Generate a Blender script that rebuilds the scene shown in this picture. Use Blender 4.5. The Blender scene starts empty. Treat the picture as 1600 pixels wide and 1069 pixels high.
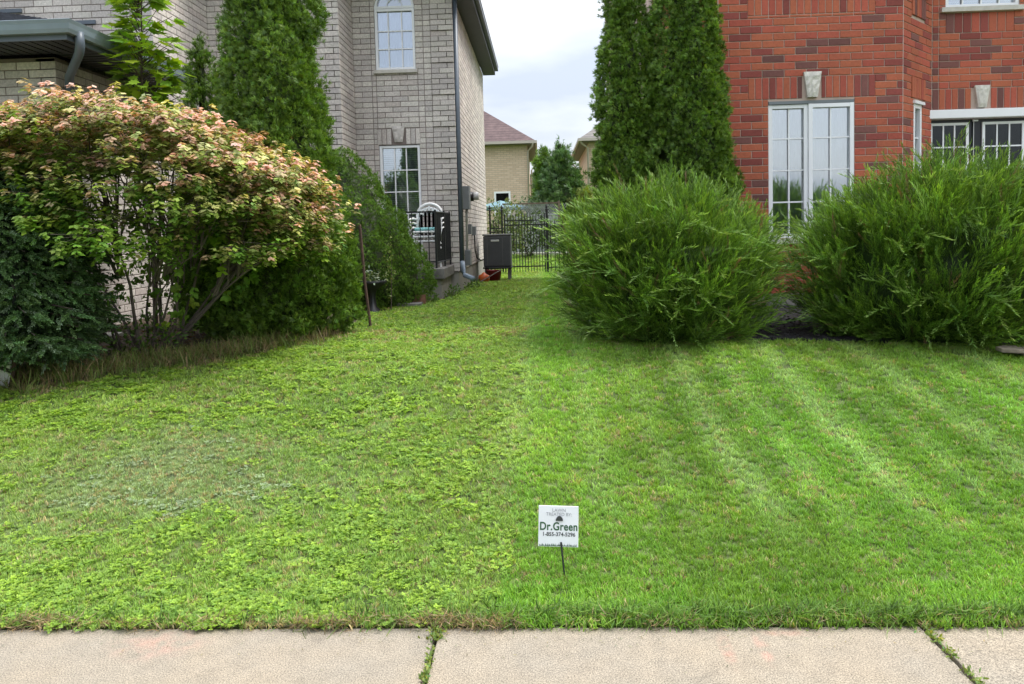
import bpy, math, random
import numpy as np
from mathutils import Matrix, Vector

random.seed(7)
rng = np.random.default_rng(11)
sc = bpy.context.scene
COL = sc.collection

# ------------------------------------------------------------------ camera
EYE = 1.5
FPX, CY = 1155.5, 424.9                      # focal length and optical centre row on the 1600 x 1069 frame
RV = Vector((0.99889418, 0.03946975, -0.02554514))
UV = Vector((0.0232194, 0.0582995, 0.99802907))
FV = Vector((-0.04088123, 0.99751857, -0.05731857))
cam_d = bpy.data.cameras.new('camera')
cam = bpy.data.objects.new('camera', cam_d)
COL.objects.link(cam)
cam.matrix_world = Matrix(((RV.x, UV.x, -FV.x, 0), (RV.y, UV.y, -FV.y, 0), (RV.z, UV.z, -FV.z, EYE), (0, 0, 0, 1)))
cam_d.sensor_width = 36
cam_d.lens = FPX / 1600 * 36
cam_d.shift_y = -(534.5 - CY) / 1600
cam_d.clip_start = 0.05
cam_d.clip_end = 1500
sc.camera = cam

# ------------------------------------------------------------------ sky and sun (bright overcast)
SUN_EL, SUN_AZ = math.radians(58), math.radians(82)      # azimuth clockwise from +Y
w = bpy.data.worlds.new('World')
sc.world = w
w.use_nodes = True
nt = w.node_tree
nt.nodes.clear()
N = nt.nodes.new
L = nt.links.new
out = N('ShaderNodeOutputWorld')
bg1, bg2, add = N('ShaderNodeBackground'), N('ShaderNodeBackground'), N('ShaderNodeAddShader')
sky = N('ShaderNodeTexSky')
sky.sky_type = 'NISHITA'
sky.sun_disc = False
sky.sun_elevation = SUN_EL
sky.sun_rotation = SUN_AZ
sky.air_density, sky.dust_density = 1.0, 3.0
L(sky.outputs[0], bg1.inputs[0])
bg1.inputs[1].default_value = 0.03
tc = N('ShaderNodeTexCoord')
sep = N('ShaderNodeSeparateXYZ')
L(tc.outputs['Generated'], sep.inputs[0])
zz = N('ShaderNodeMath'); zz.operation = 'MAXIMUM'; zz.inputs[1].default_value = 0.0
L(sep.outputs['Z'], zz.inputs[0])
zo = N('ShaderNodeMath'); zo.operation = 'ADD'; zo.inputs[1].default_value = 0.16
L(zz.outputs[0], zo.inputs[0])
dv = N('ShaderNodeVectorMath'); dv.operation = 'DIVIDE'
cmb = N('ShaderNodeCombineXYZ')
for i in range(3):
    L(zo.outputs[0], cmb.inputs[i])
L(tc.outputs['Generated'], dv.inputs[0]); L(cmb.outputs[0], dv.inputs[1])
cl = N('ShaderNodeTexNoise')
cl.inputs['Scale'].default_value = 0.75; cl.inputs['Detail'].default_value = 6; cl.inputs['Roughness'].default_value = 0.5
L(dv.outputs[0], cl.inputs['Vector'])
rp = N('ShaderNodeValToRGB')
rp.color_ramp.elements[0].position = 0.40; rp.color_ramp.elements[0].color = (0.60, 0.64, 0.74, 1)
rp.color_ramp.elements[1].position = 0.56; rp.color_ramp.elements[1].color = (0.90, 0.915, 0.95, 1)
L(cl.outputs[0], rp.inputs[0])
L(rp.outputs[0], bg2.inputs[0])
ov = N('ShaderNodeMath'); ov.operation = 'MULTIPLY_ADD'; ov.inputs[1].default_value = 1.35; ov.inputs[2].default_value = 0.40
z2 = N('ShaderNodeMath'); z2.operation = 'MULTIPLY'; L(zz.outputs[0], z2.inputs[0]); L(zz.outputs[0], z2.inputs[1])
L(z2.outputs[0], ov.inputs[0]); L(ov.outputs[0], bg2.inputs[1])
L(bg1.outputs[0], add.inputs[0]); L(bg2.outputs[0], add.inputs[1]); L(add.outputs[0], out.inputs[0])

sd = bpy.data.lights.new('sun', 'SUN')
sd.energy = 1.5; sd.angle = math.radians(14); sd.color = (1, 0.97, 0.92)
sun = bpy.data.objects.new('sun', sd)
COL.objects.link(sun)
S = Vector((math.sin(SUN_AZ) * math.cos(SUN_EL), math.cos(SUN_AZ) * math.cos(SUN_EL), math.sin(SUN_EL)))
sun.rotation_euler = S.to_track_quat('Z', 'Y').to_euler()

sc.view_settings.view_transform = 'Standard'
sc.view_settings.look = 'None'
sc.view_settings.gamma = 1
sc.view_settings.exposure = 1.15
sc.render.engine = 'CYCLES'
sc.cycles.use_denoising = True
sc.cycles.max_bounces = 7
sc.cycles.transparent_max_bounces = 10
sc.cycles.caustics_reflective = False
sc.cycles.caustics_refractive = False


def project(p):
    """Where a point falls on the photograph; only used to pick which bricks are big enough to be parts."""
    d = Vector(p) - Vector((0, 0, EYE))
    q = d.dot(FV)
    if q < 0.1:
        return None
    return 800 + FPX * d.dot(RV) / q, CY - FPX * d.dot(UV) / q, q


# ------------------------------------------------------------------ materials
def new_mat(name):
    m = bpy.data.materials.new(name)
    m.use_nodes = True
    return m, m.node_tree, m.node_tree.nodes['Principled BSDF']


def noise(t, scale, detail=4, rough=0.55, coord='Object'):
    c = t.nodes.new('ShaderNodeTexCoord'); n = t.nodes.new('ShaderNodeTexNoise')
    n.inputs['Scale'].default_value = scale; n.inputs['Detail'].default_value = detail; n.inputs['Roughness'].default_value = rough
    t.links.new(c.outputs[coord], n.inputs['Vector'])
    return n


def ramp(t, src, stops):
    r = t.nodes.new('ShaderNodeValToRGB')
    e = r.color_ramp.elements
    while len(e) < len(stops):
        e.new(0.5)
    for k, (p, c) in enumerate(stops):
        e[k].position = p
        e[k].color = (c, c, c, 1) if not isinstance(c, tuple) else (*c, 1)
    t.links.new(src, r.inputs[0])
    return r


def mul(t, a, b, fac=1.0, mode='MULTIPLY'):
    m = t.nodes.new('ShaderNodeMix'); m.data_type = 'RGBA'; m.blend_type = mode
    if isinstance(fac, float):
        m.inputs[0].default_value = fac
    else:
        t.links.new(fac, m.inputs[0])
    for k, v in ((6, a), (7, b)):
        if isinstance(v, tuple):
            m.inputs[k].default_value = (*v, 1)
        else:
            t.links.new(v, m.inputs[k])
    return m.outputs[2]


def bump(t, bs, h, strength, dist=0.01):
    b = t.nodes.new('ShaderNodeBump'); b.inputs['Strength'].default_value = strength; b.inputs['Distance'].default_value = dist
    t.links.new(h, b.inputs['Height']); t.links.new(b.outputs[0], bs.inputs['Normal'])


def plain(name, col, rough=0.6, var=0.15, scale=6, bmp=0.0, bscale=60, metal=0.0):
    m, t, b = new_mat(name)
    n = noise(t, scale, 6)
    r = ramp(t, n.outputs[0], [(0.25, 1 - var * 1.6), (0.75, 1 + var)])
    t.links.new(mul(t, tuple(col), r.outputs[0]), b.inputs['Base Color'])
    b.inputs['Roughness'].default_value = rough; b.inputs['Metallic'].default_value = metal
    if bmp:
        n2 = noise(t, bscale, 5, 0.7)
        bump(t, b, n2.outputs[0], bmp)
    return m


def brick_mat(name, speck, lo, hi):
    m, t, b = new_mat(name)
    a = t.nodes.new('ShaderNodeAttribute'); a.attribute_name = 'Col'
    g = t.nodes.new('ShaderNodeNewGeometry')
    n = t.nodes.new('ShaderNodeTexNoise'); n.inputs['Scale'].default_value = speck; n.inputs['Detail'].default_value = 5; n.inputs['Roughness'].default_value = 0.65
    t.links.new(g.outputs['Position'], n.inputs['Vector'])
    r = ramp(t, n.outputs[0], [(0.3, lo), (0.7, hi)])
    n3 = t.nodes.new('ShaderNodeTexNoise'); n3.inputs['Scale'].default_value = 1.3; n3.inputs['Detail'].default_value = 5
    t.links.new(g.outputs['Position'], n3.inputs['Vector'])
    r3 = ramp(t, n3.outputs[0], [(0.3, 0.86), (0.7, 1.08)])
    c = mul(t, a.outputs['Color'], r.outputs[0])
    t.links.new(mul(t, c, r3.outputs[0]), b.inputs['Base Color'])
    b.inputs['Roughness'].default_value = 0.85
    bump(t, b, n.outputs[0], 0.35, 0.006)
    return m


def leaf_mat(name, rough=0.5, transl=0.3, spec=0.35):
    m, t, b = new_mat(name)
    a = t.nodes.new('ShaderNodeAttribute'); a.attribute_name = 'Col'
    t.links.new(a.outputs['Color'], b.inputs['Base Color'])
    b.inputs['Roughness'].default_value = rough
    b.inputs['Specular IOR Level'].default_value = spec
    tr = t.nodes.new('ShaderNodeBsdfTranslucent')
    t.links.new(mul(t, a.outputs['Color'], (1.1, 1.15, 0.5)), tr.inputs[0])
    mx = t.nodes.new('ShaderNodeMixShader'); mx.inputs[0].default_value = transl
    t.links.new(b.outputs[0], mx.inputs[1]); t.links.new(tr.outputs[0], mx.inputs[2])
    t.links.new(mx.outputs[0], t.nodes['Material Output'].inputs[0])
    return m


def inst_leaf_mat(name, transl=0.3):
    m, t, b = new_mat(name)
    a = t.nodes.new('ShaderNodeAttribute'); a.attribute_type = 'INSTANCER'; a.attribute_name = 'tint'
    v = t.nodes.new('ShaderNodeAttribute'); v.attribute_name = 'Col'
    c = mul(t, a.outputs['Color'], v.outputs['Color'])
    t.links.new(c, b.inputs['Base Color'])
    b.inputs['Roughness'].default_value = 0.5; b.inputs['Specular IOR Level'].default_value = 0.3
    tr = t.nodes.new('ShaderNodeBsdfTranslucent'); t.links.new(mul(t, c, (1.1, 1.15, 0.5)), tr.inputs[0])
    mx = t.nodes.new('ShaderNodeMixShader'); mx.inputs[0].default_value = transl
    t.links.new(b.outputs[0], mx.inputs[1]); t.links.new(tr.outputs[0], mx.inputs[2])
    t.links.new(mx.outputs[0], t.nodes['Material Output'].inputs[0])
    return m


M = {}
M['red_brick'] = brick_mat('red_brick', 45, 0.82, 1.12)
M['grey_brick'] = brick_mat('grey_brick', 38, 0.72, 1.18)
M['red_mortar'] = plain('red_mortar', (0.52, 0.40, 0.335), 0.95, 0.12, 5, 0.3, 120)
M['grey_mortar'] = plain('grey_mortar', (0.19, 0.155, 0.14), 0.95, 0.15, 5, 0.3, 120)
M['white_vinyl'] = plain('white_vinyl', (0.85, 0.86, 0.87), 0.35, 0.03, 3)
M['sill_stone'] = plain('sill_stone', (0.60, 0.57, 0.51), 0.9, 0.12, 14, 0.4, 70)
M['key_stone'] = plain('key_stone', (0.68, 0.65, 0.58), 0.9, 0.16, 16, 0.9, 26)
M['grey_stone'] = plain('grey_stone', (0.56, 0.52, 0.48), 0.9, 0.16, 16, 0.9, 26)
M['slate_metal'] = plain('slate_metal', (0.10, 0.125, 0.155), 0.42, 0.10, 4)
M['slate_light'] = plain('slate_light', (0.23, 0.29, 0.34), 0.4, 0.08, 4)
M['dark_soffit'] = plain('dark_soffit', (0.045, 0.045, 0.05), 0.6, 0.10, 4)
M['black_metal'] = plain('black_metal', (0.012, 0.013, 0.015), 0.4, 0.15, 9)
M['door_black'] = plain('door_black', (0.009, 0.010, 0.018), 0.35, 0.15, 3)
M['curtain'] = plain('curtain', (0.80, 0.83, 0.86), 0.9, 0.08, 3)
M['curtain_grey'] = plain('curtain_grey', (0.42, 0.45, 0.47), 0.9, 0.08, 3)
M['blind'] = plain('blind', (0.80, 0.83, 0.86), 0.7, 0.04, 3)
M['room'] = plain('room', (0.035, 0.04, 0.045), 0.9, 0.1, 3)
M['mesh_screen'] = plain('mesh_screen', (0.018, 0.020, 0.020), 0.8, 0.1, 8)
M['concrete'] = plain('concrete', (0.30, 0.285, 0.255), 0.9, 0.22, 2.2, 0.5, 90)
M['concrete_wall'] = plain('concrete_wall', (0.29, 0.275, 0.24), 0.9, 0.2, 3.0, 0.5, 40)
M['dark_concrete'] = plain('dark_concrete', (0.17, 0.16, 0.145), 0.9, 0.35, 7.0, 0.7, 50)
M['rust'] = plain('rust', (0.085, 0.05, 0.035), 0.9, 0.3, 20, 0.5, 80)
M['bark'] = plain('bark', (0.10, 0.075, 0.06), 0.9, 0.3, 18, 0.8, 60)
M['bark_light'] = plain('bark_light', (0.13, 0.105, 0.09), 0.9, 0.3, 18, 0.6, 60)
M['terracotta'] = plain('terracotta', (0.25, 0.12, 0.075), 0.9, 0.25, 18, 0.4, 60)
M['box_grey'] = plain('box_grey', (0.17, 0.19, 0.20), 0.5, 0.08, 5)
M['pipe_white'] = plain('pipe_white', (0.55, 0.56, 0.56), 0.5, 0.08, 5)
M['ac_dark'] = plain('ac_dark', (0.085, 0.09, 0.095), 0.5, 0.10, 5)
M['ac_light'] = plain('ac_light', (0.16, 0.165, 0.16), 0.5, 0.10, 5)
M['red_plastic'] = plain('red_plastic', (0.20, 0.012, 0.02), 0.4, 0.10, 5)
M['orange_plastic'] = plain('orange_plastic', (0.55, 0.11, 0.02), 0.4, 0.10, 5)
M['teal'] = plain('teal', (0.22, 0.50, 0.50), 0.8, 0.10, 12)
M['teal_far'] = plain('teal_far', (0.13, 0.23, 0.26), 0.8, 0.10, 2)
M['chair_white'] = plain('chair_white', (0.78, 0.79, 0.78), 0.4, 0.03, 5)
M['wood_grey'] = plain('wood_grey', (0.42, 0.42, 0.42), 0.9, 0.25, 8)
M['wood_brown'] = plain('wood_brown', (0.17, 0.12, 0.09), 0.9, 0.25, 8)
M['flag'] = plain('flag', (0.30, 0.25, 0.19), 0.9, 0.25, 14, 0.6, 60)
M['asphalt'] = plain('asphalt', (0.05, 0.05, 0.052), 0.9, 0.2, 8, 0.5, 90)
M['shingle_dark'] = plain('shingle_dark', (0.055, 0.058, 0.07), 0.95, 0.3, 14, 0.6, 60)
M['tan_trim'] = plain('tan_trim', (0.50, 0.44, 0.38), 0.6, 0.05, 4)
M['tan_soffit'] = plain('tan_soffit', (0.20, 0.175, 0.15), 0.7, 0.05, 4)
M['stucco'] = plain('stucco', (0.42, 0.35, 0.29), 0.9, 0.05, 4)
M['sign_white'] = plain('sign_white', (0.74, 0.76, 0.78), 0.35, 0.03, 20)
M['print_grey'] = plain('print_grey', (0.30, 0.31, 0.33), 0.5, 0.05, 20)
M['print_green'] = plain('print_green', (0.02, 0.085, 0.03), 0.5, 0.05, 20)
M['print_black'] = plain('print_black', (0.03, 0.035, 0.035), 0.5, 0.05, 20)
M['silver'] = plain('silver', (0.6, 0.6, 0.58), 0.3, 0.03, 20, metal=0.7)
M['red_reflector'] = plain('red_reflector', (0.50, 0.02, 0.012), 0.3, 0.05, 20)
M['leaf'] = leaf_mat('leaf')
M['needle'] = leaf_mat('needle', 0.5, 0.28, 0.35)
M['grass'] = inst_leaf_mat('grass', 0.42)


def glass_mat(name, tint, fac):
    m, t, b = new_mat(name)
    t.nodes.remove(b)
    tr, gl, mx = t.nodes.new('ShaderNodeBsdfTransparent'), t.nodes.new('ShaderNodeBsdfGlossy'), t.nodes.new('ShaderNodeMixShader')
    tr.inputs[0].default_value = (*tint, 1)
    gl.inputs['Roughness'].default_value = 0.015; gl.inputs[0].default_value = (0.92, 0.96, 1, 1)
    n = noise(t, 1.7, 2)
    bp = t.nodes.new('ShaderNodeBump'); bp.inputs['Strength'].default_value = 0.05; bp.inputs['Distance'].default_value = 0.02
    t.links.new(n.outputs[0], bp.inputs['Height']); t.links.new(bp.outputs[0], gl.inputs['Normal'])
    fr = t.nodes.new('ShaderNodeFresnel'); fr.inputs[0].default_value = 1.5
    ad = t.nodes.new('ShaderNodeMath'); ad.operation = 'ADD'; ad.inputs[1].default_value = fac; ad.use_clamp = True
    t.links.new(fr.outputs[0], ad.inputs[0]); t.links.new(ad.outputs[0], mx.inputs[0])
    t.links.new(tr.outputs[0], mx.inputs[1]); t.links.new(gl.outputs[0], mx.inputs[2])
    t.links.new(mx.outputs[0], t.nodes['Material Output'].inputs[0])
    return m


M['glass'] = glass_mat('glass', (0.88, 0.93, 0.95), 0.36)
M['glass_dark'] = glass_mat('glass_dark', (0.6, 0.63, 0.65), -0.015)


def far_brick():
    m, t, b = new_mat('tan_brick')
    c = t.nodes.new('ShaderNodeTexCoord'); mp = t.nodes.new('ShaderNodeMapping'); mp.inputs['Rotation'].default_value = (math.pi / 2, 0, 0)
    t.links.new(c.outputs['Object'], mp.inputs[0])
    br = t.nodes.new('ShaderNodeTexBrick')
    br.inputs['Color1'].default_value = (0.66, 0.51, 0.37, 1); br.inputs['Color2'].default_value = (0.55, 0.41, 0.29, 1); br.inputs['Mortar'].default_value = (0.45, 0.35, 0.27, 1)
    br.inputs['Scale'].default_value = 1.0; br.inputs['Brick Width'].default_value = 0.29; br.inputs['Row Height'].default_value = 0.095; br.inputs['Mortar Size'].default_value = 0.012
    t.links.new(mp.outputs[0], br.inputs['Vector'])
    t.links.new(br.outputs[0], b.inputs['Base Color']); b.inputs['Roughness'].default_value = 0.9
    return m


def far_roof(name, c1, c2):
    m, t, b = new_mat(name)
    n = noise(t, 3.2, 6, 0.7)
    wv = t.nodes.new('ShaderNodeTexWave'); wv.bands_direction = 'Z'; wv.inputs['Scale'].default_value = 2.2; wv.inputs['Distortion'].default_value = 1.5; wv.inputs['Detail'].default_value = 3
    c = t.nodes.new('ShaderNodeTexCoord'); t.links.new(c.outputs['Object'], wv.inputs[0])
    r = ramp(t, n.outputs[0], [(0.3, c1), (0.7, c2)])
    r2 = ramp(t, wv.outputs[1], [(0.0, 0.75), (0.5, 1.05)])
    t.links.new(mul(t, r.outputs[0], r2.outputs[0]), b.inputs['Base Color']); b.inputs['Roughness'].default_value = 0.95
    return m


M['tan_brick'] = far_brick()
M['roof_brown'] = far_roof('roof_brown', (0.075, 0.050, 0.050), (0.155, 0.105, 0.10))
M['roof_grey'] = far_roof('roof_grey', (0.14, 0.13, 0.12), (0.24, 0.22, 0.20))


def sidewalk_mat():
    m, t, b = new_mat('sidewalk_concrete')
    g = t.nodes.new('ShaderNodeNewGeometry')

    def nn(s, d, r=0.6):
        n = t.nodes.new('ShaderNodeTexNoise'); n.inputs['Scale'].default_value = s; n.inputs['Detail'].default_value = d; n.inputs['Roughness'].default_value = r
        t.links.new(g.outputs['Position'], n.inputs['Vector']); return n
    fine, mid, big = nn(190, 3, 0.8), nn(14, 6), nn(1.7, 5)
    c = mul(t, (0.290, 0.245, 0.182), ramp(t, fine.outputs[0], [(0.36, 0.42), (0.64, 1.58)]).outputs[0])
    c = mul(t, c, ramp(t, mid.outputs[0], [(0.3, 0.88), (0.7, 1.08)]).outputs[0])
    c = mul(t, c, ramp(t, big.outputs[0], [(0.3, (0.86, 0.90, 0.95)), (0.7, (1.05, 1.02, 0.97))]).outputs[0])
    # faded red survey paint on the slabs
    for (x, y, rx, ry, s) in ((-1.45, 2.60, 0.22, 0.13, 0.20), (0.62, 2.56, 0.03, 0.14, 0.28), (0.75, 2.57, 0.03, 0.14, 0.26), (0.86, 2.66, 0.14, 0.025, 0.22)):
        mp = t.nodes.new('ShaderNodeMapping')
        mp.vector_type = 'TEXTURE'
        mp.inputs['Location'].default_value = (x, y, 0); mp.inputs['Scale'].default_value = (rx, ry, 1)
        t.links.new(g.outputs['Position'], mp.inputs[0])
        ln = t.nodes.new('ShaderNodeVectorMath'); ln.operation = 'LENGTH'; t.links.new(mp.outputs[0], ln.inputs[0])
        rr = ramp(t, ln.outputs['Value'], [(0.3, 1.0), (1.0, 0.0)])
        k = t.nodes.new('ShaderNodeMath'); k.operation = 'MULTIPLY'; t.links.new(rr.outputs[0], k.inputs[0])
        t.links.new(ramp(t, mid.outputs[0], [(0.4, 0.0), (0.65, s)]).outputs[0], k.inputs[1])
        c = mul(t, c, (0.62, 0.20, 0.15), k.outputs[0], 'MIX')
    c = mul(t, c, ramp(t, nn(5.5, 7, 0.7).outputs[0], [(0.28, 0.74), (0.42, 1.0)]).outputs[0])
    # darker edge beside the grass
    sx = t.nodes.new('ShaderNodeSeparateXYZ'); t.links.new(g.outputs['Position'], sx.inputs[0])
    k = t.nodes.new('ShaderNodeMath'); k.operation = 'MULTIPLY_ADD'; k.inputs[1].default_value = 0.06
    t.links.new(mid.outputs[0], k.inputs[0]); t.links.new(sx.outputs['Y'], k.inputs[2])
    e_ = t.nodes.new('ShaderNodeMath'); e_.operation = 'SUBTRACT'; e_.inputs[1].default_value = 2.0; t.links.new(k.outputs[0], e_.inputs[0])
    c = mul(t, c, ramp(t, e_.outputs[0], [(0.68, 1.0), (0.735, 0.72)]).outputs[0])
    t.links.new(c, b.inputs['Base Color']); b.inputs['Roughness'].default_value = 0.92
    bump(t, b, fine.outputs[0], 0.6, 0.003)
    return m


def soil_mat():
    m, t, b = new_mat('soil')
    n = noise(t, 30, 8, 0.7)
    r = ramp(t, n.outputs[0], [(0.3, (0.028, 0.022, 0.014)), (0.5, (0.055, 0.06, 0.022)), (0.7, (0.10, 0.09, 0.045))])
    t.links.new(r.outputs[0], b.inputs['Base Color']); b.inputs['Roughness'].default_value = 1.0
    bump(t, b, n.outputs[0], 0.9, 0.02)
    return m


def turf_mat():
    m, t, b = new_mat('turf')
    n = noise(t, 40, 8, 0.75)
    n2 = noise(t, 0.6, 4)
    r = ramp(t, n.outputs[0], [(0.3, (0.05, 0.10, 0.012)), (0.7, (0.12, 0.21, 0.03))])
    r2 = ramp(t, n2.outputs[0], [(0.3, 0.8), (0.7, 1.15)])
    t.links.new(mul(t, r.outputs[0], r2.outputs[0]), b.inputs['Base Color']); b.inputs['Roughness'].default_value = 1.0
    bump(t, b, n.outputs[0], 1.0, 0.03)
    return m


M['sidewalk'] = sidewalk_mat()
M['soil'] = soil_mat()
M['lawn_soil'] = plain('lawn_soil', (0.10, 0.135, 0.035), 1.0, 0.5, 9, 0.6, 60)
M['turf'] = turf_mat()
M['mulch_red'] = plain('mulch_red', (0.085, 0.06, 0.04), 0.95, 0.45, 25, 1.0, 45)
M['mulch'] = plain('mulch', (0.022, 0.020, 0.022), 0.9, 0.3, 25, 1.0, 45)

# ------------------------------------------------------------------ helpers
WORLD = {}


def put(o, parent=None, **props):
    COL.objects.link(o)
    if parent is not None:
        o.parent = parent
        o.matrix_parent_inverse = WORLD.get(parent.name, Matrix()).inverted()
    WORLD[o.name] = o.matrix_basis.copy()
    for k, v in props.items():
        o[k] = v
    return o


def thing(name, label, cat, loc, group=None, kind=None):
    o = bpy.data.objects.new(name, None)
    o.location = loc
    o.empty_display_size = 0.1
    put(o)
    WORLD[o.name] = Matrix.Translation(Vector(loc))
    if label: o['label'] = label
    if cat: o['category'] = cat
    if group: o['group'] = group
    if kind: o['kind'] = kind
    return o


class MB:
    def __init__(s):
        s.v, s.f, s.c = [], [], []

    def add(s, vs, fs, col=None):
        n = len(s.v)
        s.v += [tuple(p) for p in vs]
        s.f += [tuple(i + n for i in f) for f in fs]
        if col is not None:
            s.c += [col] * len(vs)
        return s

    def box(s, x0, x1, y0, y1, z0, z1):
        vs = [(x, y, z) for z in (z0, z1) for (x, y) in ((x0, y0), (x1, y0), (x1, y1), (x0, y1))]
        return s.add(vs, [(3, 2, 1, 0), (4, 5, 6, 7), (0, 1, 5, 4), (1, 2, 6, 5), (2, 3, 7, 6), (3, 0, 4, 7)])

    def fbox(s, fr, u0, u1, z0, z1, d0, d1):
        vs = [fr.p(u, z, d) for z in (z0, z1) for (u, d) in ((u0, d1), (u1, d1), (u1, d0), (u0, d0))]
        return s.add(vs, [(3, 2, 1, 0), (4, 5, 6, 7), (0, 1, 5, 4), (1, 2, 6, 5), (2, 3, 7, 6), (3, 0, 4, 7)])

    def tube(s, pts, rad, seg=8, cap=True):
        pts = [Vector(p) for p in pts]
        rad = rad if isinstance(rad, (list, tuple)) else [rad] * len(pts)
        n0 = len(s.v)
        for i, p in enumerate(pts):
            a = pts[max(i - 1, 0)]; b = pts[min(i + 1, len(pts) - 1)]
            d = (b - a).normalized()
            r = d.cross(Vector((0, 0, 1)) if abs(d.z) < 0.9 else Vector((0, 1, 0))).normalized()
            q = d.cross(r)
            for k in range(seg):
                t = 2 * math.pi * k / seg
                s.v.append(tuple(p + (r * math.cos(t) + q * math.sin(t)) * rad[i]))
        for i in range(len(pts) - 1):
            for k in range(seg):
                k2 = (k + 1) % seg
                s.f.append((n0 + i * seg + k, n0 + i * seg + k2, n0 + (i + 1) * seg + k2, n0 + (i + 1) * seg + k))
        if cap:
            s.f.append(tuple(n0 + k for k in range(seg))[::-1])
            s.f.append(tuple(n0 + (len(pts) - 1) * seg + k for k in range(seg)))
        return s

    def lathe(s, cx, cy, prof, seg=20):
        n0 = len(s.v)
        for (r, z) in prof:
            for k in range(seg):
                t = 2 * math.pi * k / seg
                s.v.append((cx + r * math.cos(t), cy + r * math.sin(t), z))
        for i in range(len(prof) - 1):
            for k in range(seg):
                k2 = (k + 1) % seg
                s.f.append((n0 + i * seg + k, n0 + i * seg + k2, n0 + (i + 1) * seg + k2, n0 + (i + 1) * seg + k))
        s.f.append(tuple(n0 + k for k in range(seg))[::-1])
        s.f.append(tuple(n0 + (len(prof) - 1) * seg + k for k in range(seg)))
        return s

    def mesh(s, name, mat):
        me = bpy.data.meshes.new(name)
        me.from_pydata(s.v, [], s.f)
        if s.c:
            a = me.color_attributes.new('Col', 'FLOAT_COLOR', 'POINT')
            a.data.foreach_set('color', np.array([(*c, 1) for c in s.c], dtype=np.float32).ravel())
        me.materials.append(mat)
        return me

    def obj(s, name, mat, parent=None, bevel=0, smooth=False, **props):
        me = s.mesh(name, mat)
        o = bpy.data.objects.new(name, me)
        put(o, parent, **props)
        if smooth:
            me.polygons.foreach_set('use_smooth', [True] * len(me.polygons))
        if bevel:
            md = o.modifiers.new('bevel', 'BEVEL'); md.width = bevel; md.segments = 2; md.limit_method = 'ANGLE'
        return o


class Frame:
    """A vertical wall plane: origin, direction along the wall, outward normal."""

    def __init__(s, x, y, ux, uy):
        l = math.hypot(ux, uy)
        s.o = Vector((x, y, 0)); s.u = Vector((ux / l, uy / l, 0)); s.n = Vector((s.u.y, -s.u.x, 0))

    def p(s, u, z, d=0):
        return s.o + s.u * u + s.n * d + Vector((0, 0, z))

    def mat(s, u, z, d):
        p = s.p(u, z, d)
        # local x = along the wall, local y = outward, local z = up (mirrored meshes are drawn for this basis)
        return Matrix(((s.u.x, -s.n.x, 0, p.x), (s.u.y, -s.n.y, 0, p.y), (0, 0, 1, p.z), (0, 0, 0, 1)))


GH = [0]


def brick_geo(L_, H_, D=0.03, b=0.0035):
    # local: x 0..L, z 0..H, front face at y = 0 looking to -y
    fv = [(b, 0, b), (L_ - b, 0, b), (L_ - b, 0, H_ - b), (b, 0, H_ - b)]
    ov_ = [(0, b, 0), (L_, b, 0), (L_, b, H_), (0, b, H_)]
    bv = [(0, D, 0), (L_, D, 0), (L_, D, H_), (0, D, H_)]
    f = [(0, 1, 2, 3)]
    for k in range(4):
        k2 = (k + 1) % 4
        f.append((4 + k, 4 + k2, k2, k)); f.append((8 + k, 8 + k2, 4 + k2, 4 + k))
    return fv + ov_ + bv, f


def intervals(u0, u1, cuts, brk):
    segs = [(u0, u1)]
    for (a, b) in cuts:
        ns = []
        for (x, y) in segs:
            if b <= x or a >= y: ns.append((x, y)); continue
            if a > x: ns.append((x, a))
            if b < y: ns.append((b, y))
        segs = ns
    for c in brk:
        ns = []
        for (x, y) in segs:
            if x + 0.03 < c < y - 0.03: ns += [(x, c - 0.005), (c + 0.005, y)]
            else: ns.append((x, y))
        segs = ns
    return [s for s in segs if s[1] - s[0] > 0.03]


BL, BH, BJ = 0.257, 0.079, 0.010


def lay(out_, fr, u0, u1, z0, z1, openings=(), breaks=(), proud=0.0, anchor=None, flip=0):
    P_ = BH + BJ
    a = z0 if anchor is None else anchor - math.ceil((anchor - z0) / P_) * P_
    k = int(round((a - (anchor or 0)) / P_)) if anchor is not None else 0
    z = a
    while z < z1 - 0.02:
        zb, zt = max(z, z0), min(z + BH, z1)
        if zt - zb > 0.02:
            cuts = [(o[0] - 0.004, o[1] + 0.004) for o in openings if o[2] < zt - 0.012 and o[3] > zb + 0.012]
            for (x, y) in intervals(u0, u1, cuts, breaks):
                u = x
                first = BL if (k + flip) % 2 == 0 else (BL - BJ) / 2
                ln = first
                while u < y - 0.015:
                    e = min(u + ln, y)
                    if y - e < 0.05: e = y
                    pr = proud(0.5 * (u + e), z) if callable(proud) else proud
                    out_.append((fr, u, e - u, zb, zt - zb, pr))
                    u = e + BJ; ln = BL
        z += P_; k += 1


def soldiers(out_, fr, u0, u1, z0, z1, proud=0.0, cut=None, w=0.0745):
    n = max(1, round((u1 - u0 + 0.01) / (w + 0.01)))
    st = (u1 - u0 + 0.01) / n
    for i in range(n):
        a, b = u0 + i * st, u0 + i * st + st - 0.01
        if cut and a < cut[1] and b > cut[0]:
            if a < cut[0] - 0.02: b = cut[0] - 0.006
            elif b > cut[1] + 0.02: a = cut[1] + 0.006
            else: continue
        out_.append((fr, a, b - a, z0, z1 - z0, proud))


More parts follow.
